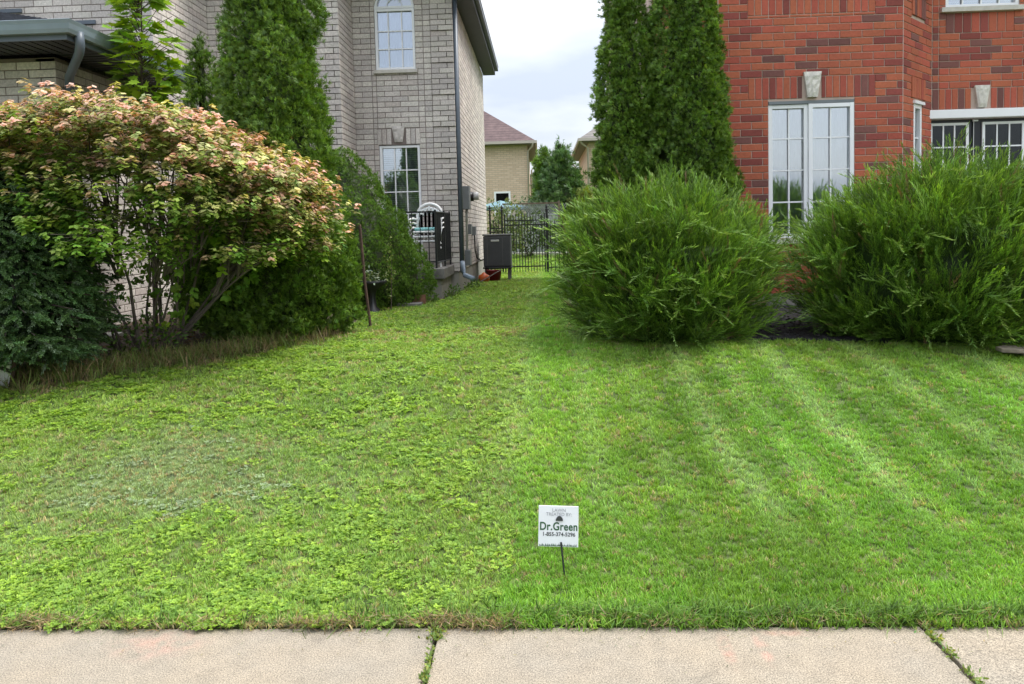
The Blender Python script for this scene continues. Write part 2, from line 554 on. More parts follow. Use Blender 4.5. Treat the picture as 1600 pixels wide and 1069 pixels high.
def wall_panel(mb, fr, u0, u1, z0, z1, openings, d0, d1):
    us = sorted({u0, u1} | {o[0] for o in openings} | {o[1] for o in openings})
    us = [u for u in us if u0 <= u <= u1]
    for i in range(len(us) - 1):
        a, b = us[i], us[i + 1]
        m = (a + b) / 2
        zs = [(z0, z1)]
        for o in openings:
            if o[0] <= m <= o[1]:
                zs = [t for (x, y) in zs for t in ((x, min(y, o[2])), (max(x, o[3]), y)) if t[1] - t[0] > 1e-4]
        for (x, y) in zs:
            mb.fbox(fr, a, b, x, y, d0, d1)


def finish_bricks(house, items, tone, mat, hidden):
    """The 300 bricks that show largest become parts, the rest one joined part."""
    sc_ = []
    for i, (fr, u, l, z, h, pr) in enumerate(items):
        c = fr.p(u + l / 2, z + h / 2, pr)
        q = project(c)
        v = 0
        if q and 4 < q[0] < 1596 and 4 < q[1] < 1065 and not hidden(q[0], q[1]) and l > 0.05:
            d = (Vector((0, 0, EYE)) - c)
            v = l * h * abs(d.normalized().dot(fr.n)) / q[2] ** 2
        sc_.append((v, i))
    sc_.sort(reverse=True)
    chosen = {i for v, i in sc_[:300] if v > 0}
    rest = MB()
    cache = {}
    for i, (fr, u, l, z, h, pr) in enumerate(items):
        tn, colr = tone(i)
        pr = pr + random.uniform(-0.0012, 0.0012)
        if i in chosen:
            key = (round(l, 3), round(h, 3), tn)
            if key not in cache:
                vs, fs = brick_geo(l, h)
                cache[key] = MB().add(vs, fs, colr).mesh('brick', mat)
            o = bpy.data.objects.new('brick', cache[key])
            o.matrix_world = fr.mat(u, z, pr)
            put(o, house)
        else:
            vs, fs = brick_geo(l, h)
            m4 = fr.mat(u, z, pr)
            rest.add([m4 @ Vector(v) for v in vs], fs, colr)
    rest.obj('brickwork', mat, house, kind='stuff')


def window(house, fr, u0, u1, z0, z1, us, zs, name='window', fw=0.045, d=-0.05, back='curtain', pane_mat='glass', mt=0.018, sill=False):
    """Frame with mullions; us / zs are the bar positions; each pane its own sub-part."""
    f = MB()
    e = 0.0015
    f.fbox(fr, u0, u0 + fw, z0, z1, d - 0.06, d + 0.03)
    f.fbox(fr, u1 - fw, u1, z0, z1, d - 0.06, d + 0.03)
    f.fbox(fr, u0 + fw - e, u1 - fw + e, z1 - fw, z1 - e, d - 0.06, d + 0.028)
    f.fbox(fr, u0 + fw - e, u1 - fw + e, z0 + e, z0 + fw, d - 0.06, d + 0.028)
    o = f.obj(name, M['white_vinyl'], house, bevel=0.004)
    a, b, c, g = u0 + fw, u1 - fw, z0 + fw, z1 - fw
    uu = [a] + list(us) + [b]
    zc = [c] + list(zs) + [g]
    for x in us:
        MB().fbox(fr, x - mt / 2, x + mt / 2, c, g, d - 0.012, d + 0.006).obj('muntin', M['white_vinyl'], o)
    for i in range(len(uu) - 1):
        for z in zs:
            MB().fbox(fr, uu[i] + mt / 2 * (i > 0), uu[i + 1] - mt / 2 * (i < len(us)), z - mt / 2, z + mt / 2, d - 0.012, d + 0.0045).obj('muntin', M['white_vinyl'], o)
    for i in range(len(uu) - 1):
        for j in range(len(zc) - 1):
            MB().fbox(fr, uu[i] + 0.001, uu[i + 1] - 0.001, zc[j] + 0.001, zc[j + 1] - 0.001, d - 0.022, d - 0.016).obj('pane', M[pane_mat], o)
    if back in ('curtain', 'grey'):
        cm = MB()
        n = int((b - a) / 0.012)
        vs = []
        for i in range(n + 1):
            x = a + (b - a) * i / n
            dd = d - 0.062 + 0.016 * math.sin(x * 61) + 0.012 * math.sin(x * 23 + 1)
            vs += [fr.p(x, c - 0.02, dd), fr.p(x, g + 0.02, dd)]
        cm.add(vs, [(2 * i, 2 * i + 2, 2 * i + 3, 2 * i + 1) for i in range(n)])
        cm.obj('curtain', M['curtain' if back == 'curtain' else 'curtain_grey'], o, smooth=True)
    elif back == 'blind':
        bm_ = MB()
        z = c
        while z < g:
            bm_.fbox(fr, a, b, z, z + 0.030, d - 0.045, d - 0.040); z += 0.036
        bm_.obj('blind', M['blind'], o)
    elif back == 'screen':
        MB().fbox(fr, a, b, c, g, d - 0.06, d - 0.055).obj('screen', M['mesh_screen'], o)
    MB().fbox(fr, a - 0.04, b + 0.04, c - 0.04, g + 0.04, d - 0.20, d - 0.17).obj('room_backing', M['room'], o)
    return o


def keystone(house, fr, ua, ub, uc, ud, z0, z1, mat, d=0.035):
    vs = [fr.p(uc, z0, -0.02), fr.p(ud, z0, -0.02), fr.p(ub, z1, -0.02), fr.p(ua, z1, -0.02)]
    g = 6
    k = MB()
    pts = []
    for j in range(g + 1):
        for i in range(g + 1):
            t, s = i / g, j / g
            u = (uc * (1 - s) + ua * s) * (1 - t) + (ud * (1 - s) + ub * s) * t
            edge = min(i, g - i, j, g - j)
            dd = d + (random.uniform(-0.006, 0.010) + 0.010 if edge > 0 else 0)
            pts.append(fr.p(u, z0 * (1 - s) + z1 * s, dd))
    fs = [(j * (g + 1) + i, j * (g + 1) + i + 1, (j + 1) * (g + 1) + i + 1, (j + 1) * (g + 1) + i) for j in range(g) for i in range(g)]
    k.add(pts, fs)
    q = [0, g, (g + 1) * (g + 1) - 1, (g + 1) * g]
    cr = [pts[i] for i in q]
    n = len(k.v)
    k.v += [tuple(v) for v in cr + vs]
    for i in range(4):
        j = (i + 1) % 4
        k.f.append((n + 4 + i, n + 4 + j, n + j, n + i))
    return k.obj('keystone', mat, house)


# ------------------------------------------------------------------ terrain
def sstep(t):
    t = np.clip(t, 0, 1)
    return t * t * (3 - 2 * t)


def gz(x, y):
    y = np.asarray(y, float)
    z = 0.005 + 0.415 * sstep((y - 2.75) / 4.0) + 0.03 * np.clip((y - 6.75) / 4, 0, 1)
    z = z - 0.18 * sstep((y - 13) / 7.0) + 0.36 * sstep((y - 21) / 6.0)
    z = z - 0.8 * sstep((y - 45) / 60)
    return z


def gzn(x, y):
    return gz(x, y) + 0.012 * np.sin(np.asarray(x) * 2.1 + 1) * np.sin(np.asarray(y) * 1.7) * sstep((np.asarray(y) - 2.8) / 1.0)


def terrain():
    xs = np.concatenate([np.linspace(-600, -30, 10), np.linspace(-26, -6, 20), np.linspace(-5.5, 7, 90), np.linspace(8, 30, 20), np.linspace(40, 600, 9)])
    ys = np.concatenate([np.linspace(2.715, 10, 70), np.linspace(10.3, 30, 50), np.linspace(32, 110, 25), np.linspace(130, 700, 8)])
    X, Y = np.meshgrid(xs, ys)
    Z = gzn(X, Y)
    v = np.stack([X, Y, Z], -1).reshape(-1, 3)
    nx = len(xs)
    f = [(j * nx + i, j * nx + i + 1, (j + 1) * nx + i + 1, (j + 1) * nx + i) for j in range(len(ys) - 1) for i in range(nx - 1)]
    mb = MB(); mb.v = [tuple(p) for p in v]; mb.f = f
    # cut edge down beside the sidewalk
    n = len(mb.v)
    mb.v += [(x, 2.715, -0.05) for x in xs]
    mb.f += [(i, n + i, n + i + 1, i + 1)[::-1] for i in range(nx - 1)]
    o = mb.obj('ground', M['lawn_soil'], kind='structure', smooth=True)
    o.data.materials.append(M['turf'])
    return o


ground = terrain()
# far ground is short turf seen from a distance, near ground is soil under real blades
cent = [p.center for p in ground.data.polygons]
ground.data.polygons.foreach_set('material_index', [1 if (c.y > 21 or abs(c.x) > 9) else 0 for c in cent])
MB().box(-600, 600, -700, -9.5, -0.5, 0.02).obj('ground_beyond_the_road', M['turf'], kind='structure')
MB().box(-600, 600, -1.2, 1.12, -0.5, 0.02).obj('boulevard', M['turf'], kind='structure')
MB().box(-600, 600, -1.4, -1.2, -0.5, 0.01).obj('kerb', M['concrete'], kind='structure')
MB().box(-600, 600, -9.5, -1.4, -0.6, -0.12).obj('road', M['asphalt'], kind='structure')

walk = thing('sidewalk', None, None, (0, 1.9, 0), kind='structure')
MB().box(-60, 60, 1.12, 2.71, -0.25, -0.03).obj('base', M['soil'], walk)
edges = [-11.4, -9.55, -7.7, -5.85, -4.05, -2.23, -0.425, 1.37, 3.18, 5.0, 6.8, 8.6]
for i in range(len(edges) - 1):
    a, b = edges[i], edges[i + 1]
    g_ = 0.007
    sl = MB()
    nx, ny = 40, 3
    # slab with slightly chipped edges at the joints
    ring = []
    NJ = 26
    for k in range(NJ + 1): ring.append((a + g_ + 0.006 * random.random() ** 2, 1.12 + 1.587 * k / NJ))
    ring += [(a + g_ + (b - a - 2 * g_) * k / NJ, 2.707 - 0.003 * random.random()) for k in range(1, NJ)]
    ring += [(b - g_ - 0.006 * random.random() ** 2, 2.707 - 1.587 * k / NJ) for k in range(NJ + 1)]
    ring += [(b - g_ - (b - a - 2 * g_) * k / NJ, 1.12) for k in range(1, NJ)]
    tz = random.uniform(-0.002, 0.002)
    n = len(ring)
    sl.v = [(x, y, tz) for x, y in ring] + [(x, y, -0.08) for x, y in ring]
    sl.f = [tuple(range(n))[::-1]] + [(k, (k + 1) % n, n + (k + 1) % n, n + k) for k in range(n)]
    sl.obj('slab', M['sidewalk'], walk, bevel=0.004)

# planting beds
BED_L = [(-9, 5.3), (-4.9, 5.35), (-4.3, 5.55), (-3.6, 5.85), (-3.0, 6.4), (-2.6, 6.75), (-2.25, 7.4), (-2.2, 9.0), (-2.5, 9.6), (-2.4, 10.2), (-1.75, 10.5), (-1.5, 11.3), (-1.5, 12.6), (-9, 12.6)]
BED_R = [(0.55, 9.8), (0.45, 7.9), (0.55, 7.2), (0.9, 6.85), (1.6, 6.75), (2.3, 6.75), (3.1, 6.62), (3.9, 6.42), (5.5, 6.35), (9, 6.3), (9, 9.9)]


def inpoly(poly, x, y):
    x = np.asarray(x); y = np.asarray(y)
    r = np.zeros(x.shape, bool)
    n = len(poly)
    for i in range(n):
        x1, y1 = poly[i]; x2, y2 = poly[(i + 1) % n]
        c = ((y1 > y) != (y2 > y)) & (x < (x2 - x1) * (y - y1) / (y2 - y1 + 1e-12) + x1)
        r ^= c
    return r


def bed(name, poly, mat, h):
    bx = [p[0] for p in poly]; by = [p[1] for p in poly]
    st = 0.09
    xs = np.arange(min(bx), max(bx), st); ys = np.arange(min(by), max(by), st)
    X, Y = np.meshgrid(xs, ys)
    ins = inpoly(poly, X, Y)
    Z = gzn(X, Y) + np.where(ins, h * np.clip((Y - Y.min()) / .5, .3, 1), -0.05) + rng.normal(0, 0.010, X.shape)
    nx = len(xs)
    f = []
    for j in range(len(ys) - 1):
        for i in range(nx - 1):
            if ins[j, i] or ins[j + 1, i] or ins[j, i + 1] or ins[j + 1, i + 1]:
                f.append((j * nx + i, j * nx + i + 1, (j + 1) * nx + i + 1, (j + 1) * nx + i))
    mb = MB(); mb.v = [tuple(p) for p in np.stack([X, Y, Z], -1).reshape(-1, 3)]; mb.f = f
    return mb.obj(name, mat, kind='structure', smooth=True)


bed('planting_bed_left', BED_L, M['mulch_red'], 0.02)
bed('planting_bed_right', BED_R, M['mulch'], 0.03)
MB().box(-9.0, -4.55, 6.75, 7.86, 0.2, 0.49).obj('driveway', M['concrete_wall'], kind='structure')

# ================================================================== GREY BRICK HOUSE
gh = thing('grey_brick_house', 'two storey grey brick house with an arched upper window on the left', 'house', (-3.3, 12.6, 0.4))
GT = 6.4
fA, fB, fC = Frame(-9, 7.9, 1, 0), Frame(-5.2, 7.9, 0, 1), Frame(-9, 10.0, 1, 0)
fD, fE = Frame(-5.2, 11.7, 1, 0), Frame(-3.11, 11.7, 0, 1)
fF, fG = Frame(-3.11, 12.6, 1, 0), Frame(-1.41, 12.6, 0, 1)
ZB = 0.81
wl = [(0.385, 1.08, 1.02, 2.985)]                       # lower window opening on F (u)
wu = [(0.375, 1.055, 4.245, 5.27)]
arch = (0.375, 1.055, 5.27, 5.62)
gi = []
anc = 3.005
lay(gi, fA, 1.5, 3.8, 0.45, 3.45, anchor=anc)
lay(gi, fB, 0.0, 2.1, 0.45, 3.45, anchor=anc, openings=[(0.82, 1.75, 2.74, 3.005)], flip=1)
soldiers(gi, fB, 0.82, 1.75, 2.748, 3.0)
lay(gi, fB, 2.11, 3.8, 0.45, 6.0, anchor=anc, flip=1)
lay(gi, fC, 1.5, 3.8, 3.6, 6.0, anchor=anc)
lay(gi, fD, 0.0, 2.09, 0.6, 6.1, anchor=anc)
lay(gi, fE, 0.0, 0.9, 0.6, 6.1, anchor=anc, flip=1)
sol = (0.36, 1.09, 2.99, 3.262)
qu0 = 1.32
lay(gi, fF, 0.0, qu0 - 0.005, ZB, 6.1, anchor=anc, openings=wl + wu + [(0.375, 1.055, 5.27, 5.62), sol], breaks=(0.30, 0.375, 1.085, 1.19))
soldiers(gi, fF, sol[0], sol[1], 2.995, 3.254, cut=(0.615, 0.83))


def quoin(u, z):
    k = math.floor((z - (anc + 0.089 * 0.3) + 30 * 0.534 + 0.41) / 0.534 * 6) % 6
    return 0.022 if k != 0 else 0.0


lay(gi, fF, qu0 + 0.005, 1.70, ZB, 6.1, anchor=anc, proud=quoin)
lay(gi, fG, 0.0, 6.6, ZB, 5.5, anchor=anc, flip=1)
wall = MB()
D0, D1 = -0.22, -0.006
for fr, u0, u1, z0, z1, ops in ((fA, 0, 3.8 - 0.006, 0.3, 3.48, []), (fC, 0, 3.79, 3.4, GT, []), (fD, 0, 2.084, 0.3, GT, []),
                                (fF, -0.05, 1.694, ZB - 0.01, GT, wl + wu + [arch])):
    wall_panel(wall, fr, u0, u1, z0, z1, ops, D0, D1)
wall_panel(wall, fB, 0.006, 2.105, 0.3, 3.47, [], D0, D1 - 0.0005)
wall_panel(wall, fB, 2.105, 3.99, 0.3, GT - 0.01, [], D0, D1 - 0.0005)
wall_panel(wall, fE, 0.006, 0.89, 0.3, GT - 0.01, [], D0, D1 - 0.0005)
wall_panel(wall, fG, 0.006, 6.6, ZB - 0.012, 5.5, [], D0, D1 - 0.0005)
wall.obj('wall', M['grey_mortar'], gh)
MB().box(-9, -8.8, 7.9, 19.2, 0.3, 5.6).box(-8.8, -1.5, 19.0, 19.2, 0.3, 5.6).obj('rear_wall', M['grey_mortar'], gh)
MB().box(-3.0, -1.43, 12.62, 19.19, 0.1, ZB - 0.008).obj('foundation', M['concrete_wall'], gh)
GREY_T = []
for k in range(10):
    b_ = random.uniform(0.84, 1.12)
    GREY_T.append((0.60 * b_, 0.555 * b_ * random.uniform(0.98, 1.01), 0.515 * b_ * random.uniform(0.96, 1.02)))
GREY_T.append((0.53, 0.47, 0.43))


def grey_tone(i):
    k = random.randrange(len(GREY_T)) if random.random() < 0.9 else 3
    return k, GREY_T[k]


def hid_grey(x, y):
    if 335 < x < 520 and y > 0 and x < 500 + max(0, (y - 60) * 0.06): return True
    if x < 340 and y > 150: return True
    if x < 80 and y > 165: return True
    if 150 < x < 290 and 10 < y < 140 and (x + y) % 3 < 1.5: return True
    if 500 < x < 560 and y > 90 + (x - 500) * 2.6: return True
    if 545 < x < 665 and y > 240 + (x - 545) * 1.7: return True
    return False


finish_bricks(gh, gi, grey_tone, M['grey_brick'], hid_grey)
# windows
window(gh, fF, wl[0][0], wl[0][1], wl[0][2], wl[0][3] - 0.005, (0.385 + 0.25, 0.385 + 0.45), (1.45, 1.82, 2.19, 2.56), back='blind')
uw = window(gh, fF, wu[0][0], wu[0][1], wu[0][2] + 0.0, 5.27, (0.60, 0.83), (4.60, 4.90), back='curtain')
MB().fbox(fF, 0.345, 1.085, 4.185, 4.243, -0.08, 0.045).obj('sill', M['sill_stone'], gh, bevel=0.004)
# arched transom above the upper window
ac_, ar = 0.715, 0.34
am = MB()
ns = 20
pin, pout = [], []
for k in range(ns + 1):
    t = math.pi * k / ns
    pin.append((ac_ + (ar - 0.045) * math.cos(t), 5.30 + (ar - 0.045) * math.sin(t)))
    pout.append((ac_ + ar * math.cos(t), 5.27 + (ar + 0.01) * math.sin(t)))
vs = []
for (a, b) in zip(pin, pout):
    vs += [fF.p(a[0], a[1], -0.02), fF.p(b[0], b[1], -0.02), fF.p(b[0], b[1], -0.11), fF.p(a[0], a[1], -0.11)]
fs = []
for k in range(ns):
    for j in range(4):
        fs.append((4 * k + j, 4 * k + (j + 1) % 4, 4 * k + 4 + (j + 1) % 4, 4 * k + 4 + j))
am.add(vs, fs)
am.fbox(fF, ac_ - ar, ac_ + ar, 5.272, 5.31, -0.11, -0.018)
aw = am.obj('arched_window', M['white_vinyl'], gh)
MB().add([fF.p(a, b, -0.07) for a, b in pin], [tuple(range(ns + 1))]).obj('pane', M['glass'], aw)
MB().add([fF.p(a, b, -0.16) for a, b in pin], [tuple(range(ns + 1))]).obj('curtain', M['curtain'], aw)
for t in (45, 90, 135):
    t = math.radians(t)
    MB().tube([fF.p(ac_ + 0.10 * math.cos(t), 5.31 + 0.10 * math.sin(t), -0.06), fF.p(ac_ + 0.29 * math.cos(t), 5.31 + 0.29 * math.sin(t), -0.06)], 0.008, 6).obj('muntin', M['white_vinyl'], aw)
MB().tube([fF.p(ac_ + 0.13 * math.cos(t), 5.31 + 0.13 * math.sin(t), -0.058) for t in np.linspace(0, math.pi, 12)], 0.008, 6).obj('muntin', M['white_vinyl'], aw)
# brick spandrels round the arch
sp = MB()
for k in range(ns):
    a, b = pout[k], pout[k + 1]
    sp.add([fF.p(a[0], a[1], -0.004), fF.p(a[0], 5.64, -0.004), fF.p(b[0], 5.64, -0.004), fF.p(b[0], b[1], -0.004)], [(0, 1, 2, 3)], GREY_T[2])
sp.obj('arch_spandrel', M['grey_brick'], gh)
keystone(gh, fF, 0.61, 0.835, 0.655, 0.79, 3.03, 3.30, M['grey_stone'], d=0.012)
# garage roof, eave, gutter, soffit
EX, EY, EZ = -4.67, 7.3, 3.63
rm = MB()
s_ = 0.36
for k in range(14):                                     # overlapping shingle courses on the two hip faces
    a0, a1 = k * 0.2, k * 0.2 + 0.2
    lift = 0.012
    z0, z1 = EZ + 0.04 + a0 * s_ + lift, EZ + 0.04 + a1 * s_
    rm.add([(-9.2, EY + a0, z0), (EX - a0, EY + a0, z0), (EX - a1, EY + a1, z1), (-9.2, EY + a1, z1), (-9.2, EY + a0, z0 - lift), (EX - a0, EY + a0, z0 - lift)], [(0, 1, 2, 3), (4, 5, 1, 0)])
    rm.add([(EX - a0, EY + a0, z0), (EX - a0, 9.99, z0), (EX - a1, 9.99, z1), (EX - a1, EY + a1, z1), (EX - a0, EY + a0, z0 - lift), (EX - a0, 9.99, z0 - lift)], [(0, 1, 2, 3), (4, 5, 1, 0)])
rm.obj('garage_roof', M['shingle_dark'], gh)
st_ = MB()
for i, (x0, x1, z) in enumerate(((-9, -7.0, 4.62), (-9, -7.15, 4.47), (-6.75, -5.98, 4.43), (-9.0, -6.6, 4.5))):
    if i < 3: MB().box(x0, x1, 9.975, 9.999, z, z + 0.05).obj('flashing', M['slate_metal'], gh)
gt = MB()


def gutter(pts, w_=0.10, h_=0.12, z=EZ - 0.075):
    m_ = MB()
    prof = [(0.0, 0.0), (w_ * 0.55, 0.0), (w_ * 0.72, h_ * 0.3), (w_ * 0.85, h_ * 0.7), (w_, h_), (w_ - 0.012, h_ + 0.006), (w_ - 0.016, h_ - 0.004), (0.0, h_ * 0.9)]
    n_ = len(prof)
    for (x, y, nx, ny) in pts:
        for (a, b) in prof:
            m_.v.append((x + nx * a, y + ny * a, z + b))
    for k in range(len(pts) - 1):
        for j in range(n_):
            j2 = (j + 1) % n_
            m_.f.append((k * n_ + j, k * n_ + j2, (k + 1) * n_ + j2, (k + 1) * n_ + j))
    m_.f.append(tuple(range(n_))); m_.f.append(tuple((len(pts) - 1) * n_ + j for j in range(n_)))
    return m_


gutter([(-9.2, EY, 0, -1), (EX, EY, 1, -1), (EX, 10.0, 1, 0)]).obj('gutter', M['slate_light'], gh)
so = MB()
so.box(-9.2, EX - 0.001, EY + 0.002, 7.895, EZ - 0.115, EZ - 0.095)
so.box(-5.195, EX - 0.001, 7.895, 10.0, EZ - 0.115, EZ - 0.095)
so.obj('soffit', M['dark_soffit'], gh)
MB().box(-9.2, EX, EY, EY + 0.02, EZ - 0.13, EZ + 0.05).box(EX - 0.02, EX, EY + 0.02, 10.0, EZ - 0.13, EZ + 0.05).obj('fascia', M['slate_metal'], gh)
sg = MB()
x = -7.2
while x < EX - 0.1:
    sg.box(x, x + 0.010, EY + 0.03, 7.88, EZ - 0.121, EZ - 0.1155); x += 0.11
y = 7.95
while y < 9.95:
    sg.box(-5.17, EX - 0.03, y, y + 0.010, EZ - 0.121, EZ - 0.1155); y += 0.11
sg.obj('soffit_groove', M['black_metal'], gh)
dp = [(-4.62, 7.42, 3.60), (-4.62, 7.43, 3.47), (-4.66, 7.47, 3.40), (-5.02, 7.85, 3.26), (-5.10, 7.97, 3.18), (-5.12, 8.0, 3.05), (-5.12, 8.0, 0.6)]
MB().tube(dp, [0.045] * 7, 10).obj('downspout', M['slate_metal'], gh, smooth=True)
# side eave at the right
ev = MB()
ev.box(-1.41, -1.10, 11.9, 19.4, 5.50, 5.53)
ev.obj('side_soffit', M['dark_soffit'], gh)
MB().box(-1.125, -1.10, 11.9, 19.4, 5.532, 5.70).obj('side_fascia', M['dark_soffit'], gh)
g2 = MB()
g2.box(-1.098, -1.02, 11.9, 19.42, 5.60, 5.72)
g2.obj('side_gutter', M['black_metal'], gh)
MB().box(-1.02, -1.012, 11.9, 19.42, 5.70, 5.73).obj('gutter_lip', M['pipe_white'], gh)
hr = MB()
hr.add([(-9.3, 9.6, 6.45), (-3.2, 11.3, 6.45), (-1.1, 12.2, 5.73), (-1.1, 19.4, 5.73), (-9.3, 19.4, 5.73), (-5, 15, 8.2)],
       [(0, 1, 5), (1, 2, 5), (2, 3, 5), (3, 4, 5), (4, 0, 5), (4, 3, 2, 1, 0)])
hr.obj('main_roof', M['shingle_dark'], gh)
MB().tube([(-1.375, 12.66, 5.5), (-1.375, 12.66, 0.98)], 0.042, 8).obj('downspout', M['slate_metal'], gh, smooth=True)
MB().tube([(-1.37, 12.66, 0.98), (-1.36, 12.64, 0.80), (-1.32, 12.56, 0.74), (-1.16, 12.38, 0.69)], 0.045, 8).obj('downspout_elbow', M['slate_light'], gh, smooth=True)

# porch slab
porch = thing('concrete_porch', 'grey concrete porch slab with black railing beside the grey house', 'porch', (-2.3, 11.9, 0.43))
MB().box(-3.1, -1.50, 11.28, 12.595, 0.765, 0.93).obj('slab', M['dark_concrete'], porch, bevel=0.012)
MB().box(-3.05, -1.56, 11.36, 12.59, 0.2, 0.763).obj('base', M['concrete_wall'], porch, bevel=0.006)
rail = thing('porch_railing', 'black metal railing round the corner of the concrete porch', 'railing', (-1.65, 11.4, 0.93))
for (x, y) in ((-1.63, 11.38), (-1.58, 12.0), (-1.55, 12.5), (-2.75, 11.38)):
    MB().box(x - 0.015, x + 0.015, y - 0.015, y + 0.015, 0.925, 1.83).obj('post', M['black_metal'], rail)
MB().box(-2.75, -1.63, 11.37, 11.39, 1.79, 1.815).obj('rail', M['black_metal'], rail)
MB().box(-2.75, -1.63, 11.37, 11.39, 1.02, 1.04).obj('rail', M['black_metal'], rail)
for z in (1.80, 1.02):
    MB().tube([(-1.63, 11.38, z), (-1.58, 12.0, z), (-1.55, 12.5, z)], 0.013, 6).obj('rail', M['black_metal'], rail)
bar = MB().box(-0.006, 0.006, -0.006, 0.006, 0, 0.76).mesh('baluster', M['black_metal'])
for i in range(8):
    o = bpy.data.objects.new('baluster', bar); o.location = (-2.63 + i * 0.127, 11.38, 1.03); put(o, rail)
bar2 = MB().box(-0.008, 0.008, -0.008, 0.008, 0, 0.77).mesh('baluster', M['black_metal'])
for i in range(17):
    t = (i + 0.5) / 17
    o = bpy.data.objects.new('baluster', bar2); o.location = (-1.63 + 0.08 * t, 11.38 + 1.12 * t, 1.03); put(o, rail)


def plastic_chair(cx, cy, z0, n, label):
    t = thing('plastic_chair', label, 'chair', (cx, cy, z0), 'white plastic garden chairs stacked on the porch')
    m_ = M['chair_white']
    for (sx, sy) in ((-1, -1), (1, -1), (-1, 1), (1, 1)):
        MB().tube([(cx + sx * 0.19, cy + sy * 0.17, z0 + 0.40), (cx + sx * 0.23, cy + sy * 0.22, z0 + n)], 0.016, 6).obj('leg', m_, t)
    MB().box(cx - 0.21, cx + 0.21, cy - 0.21, cy + 0.20, z0 + 0.40, z0 + 0.43).obj('seat', m_, t, bevel=0.01)
    for sx in (-1, 1):
        MB().tube([(cx + sx * 0.23, cy - 0.2, z0 + 0.42), (cx + sx * 0.25, cy - 0.19, z0 + 0.62), (cx + sx * 0.25, cy + 0.1, z0 + 0.64), (cx + sx * 0.21, cy + 0.22, z0 + 0.62)], 0.018, 6).obj('armrest', m_, t, smooth=True)
    arcp = []
    for k in range(13):
        a = math.pi * k / 12
        arcp.append((cx + 0.21 * math.cos(a), cy + 0.21 + 0.07, z0 + 0.68 + 0.20 * math.sin(a)))
    arcp = [(cx + 0.20, cy + 0.19, z0 + 0.42)] + arcp + [(cx - 0.20, cy + 0.19, z0 + 0.42)]
    MB().tube(arcp, 0.022, 8).obj('back_frame', m_, t, smooth=True)
    for k in range(5):
        xx = cx - 0.13 + k * 0.065
        MB().box(xx - 0.018, xx + 0.018, cy + 0.215, cy + 0.227, z0 + 0.43, z0 + 0.84 - 0.03 * abs(k - 2)).obj('slat', m_, t)
    return t


for k, lb in enumerate(('white plastic garden chair at the bottom of the stack on the porch', 'white plastic garden chair in the middle of the stack on the porch', 'topmost white plastic garden chair of the porch stack with a teal cushion')):
    plastic_chair(-1.84, 11.95, 0.93 + 0.075 * k, -0.0 if k == 0 else 0.22, lb)
cu = MB().box(-2.03, -1.65, 11.76, 12.13, 1.515, 1.565).obj('seat_cushion', M['teal'], bevel=0.02, label='teal seat cushion lying on the stacked white garden chairs', category='cushion')

# side wall utilities
ub = thing('electric_meter', 'grey electric meter box with round meter on the side wall', 'utility box', (-1.4, 13.3, 1.9))
MB().box(-1.405, -1.27, 13.15, 13.45, 1.88, 2.29).obj('cabinet', M['box_grey'], ub, bevel=0.005)
MB().tube([(-1.40, 13.85, 2.13), (-1.25, 13.85, 2.13)], 0.085, 16).obj('meter_socket', M['black_metal'], ub, smooth=True)
MB().tube([(-1.249, 13.85, 2.14), (-1.16, 13.85, 2.14)], 0.075, 16).obj('meter_glass', M['pipe_white'], ub, smooth=True)
MB().tube([(-1.33, 13.32, 1.88), (-1.34, 13.34, 1.72), (-1.36, 13.5, 1.6), (-1.37, 13.5, 1.1)], 0.022, 8).obj('conduit', M['pipe_white'], ub, smooth=True)
MB().box(-1.405, -1.33, 14.0, 14.25, 1.43, 1.62).obj('gas_box', M['box_grey'], ub, bevel=0.004)
MB().box(-1.405, -1.31, 13.45, 13.75, 0.86, 1.14).obj('junction_box', M['box_grey'], ub, bevel=0.004)
dx = thing('disconnect_switch', 'small grey disconnect switch box wired to the air conditioner', 'switch box', (-1.4, 15.0, 1.4))
MB().box(-1.405, -1.33, 14.95, 15.12, 1.40, 1.58).obj('box', M['box_grey'], dx, bevel=0.004)
MB().tube([(-1.36, 15.02, 1.4), (-1.355, 15.02, 1.1), (-1.34, 15.2, 0.93), (-1.30, 15.7, 0.86), (-1.27, 15.99, 0.86)], 0.014, 8).obj('cable', M['black_metal'], dx, smooth=True)

ac = thing('air_conditioner', 'dark grey outdoor air conditioner unit on brackets at the side wall', 'air conditioner', (-0.97, 16.3, 0.42))
MB().box(-1.27, -0.67, 16.03, 16.63, 0.69, 1.37).obj('cabinet', M['ac_dark'], ac, bevel=0.03)
MB().box(-1.285, -0.655, 16.015, 16.645, 1.371, 1.405).obj('lid', M['ac_light'], ac, bevel=0.012)
MB().box(-1.285, -0.655, 16.015, 16.645, 0.655, 0.689).obj('base_pan', M['black_metal'], ac, bevel=0.01)
for i in range(22):
    x_ = -1.235 + i * 0.0255
    MB().box(x_, x_ + 0.008, 16.018, 16.035, 0.73, 1.33).obj('louvre', M['ac_light'] if i in (2, 15) else M['ac_dark'], ac)
MB().box(-1.10, -0.92, 16.008, 16.02, 1.245, 1.285).obj('badge', M['silver'], ac, bevel=0.005)
for (x_, y_) in ((-1.22, 16.08), (-0.72, 16.08), (-1.22, 16.58), (-0.72, 16.58)):
    MB().box(x_ - 0.03, x_ + 0.03, y_ - 0.03, y_ + 0.03, 0.36, 0.654).obj('leg', M['dark_concrete'], ac)
MB().lathe(-1.03, 15.65, [(0.13, 0.40), (0.17, 0.64), (0.18, 0.65), (0.16, 0.645), (0.12, 0.42)], 20).obj('plastic_bucket', M['red_plastic'], smooth=True, label='dark red plastic bucket under the air conditioner', category='bucket')
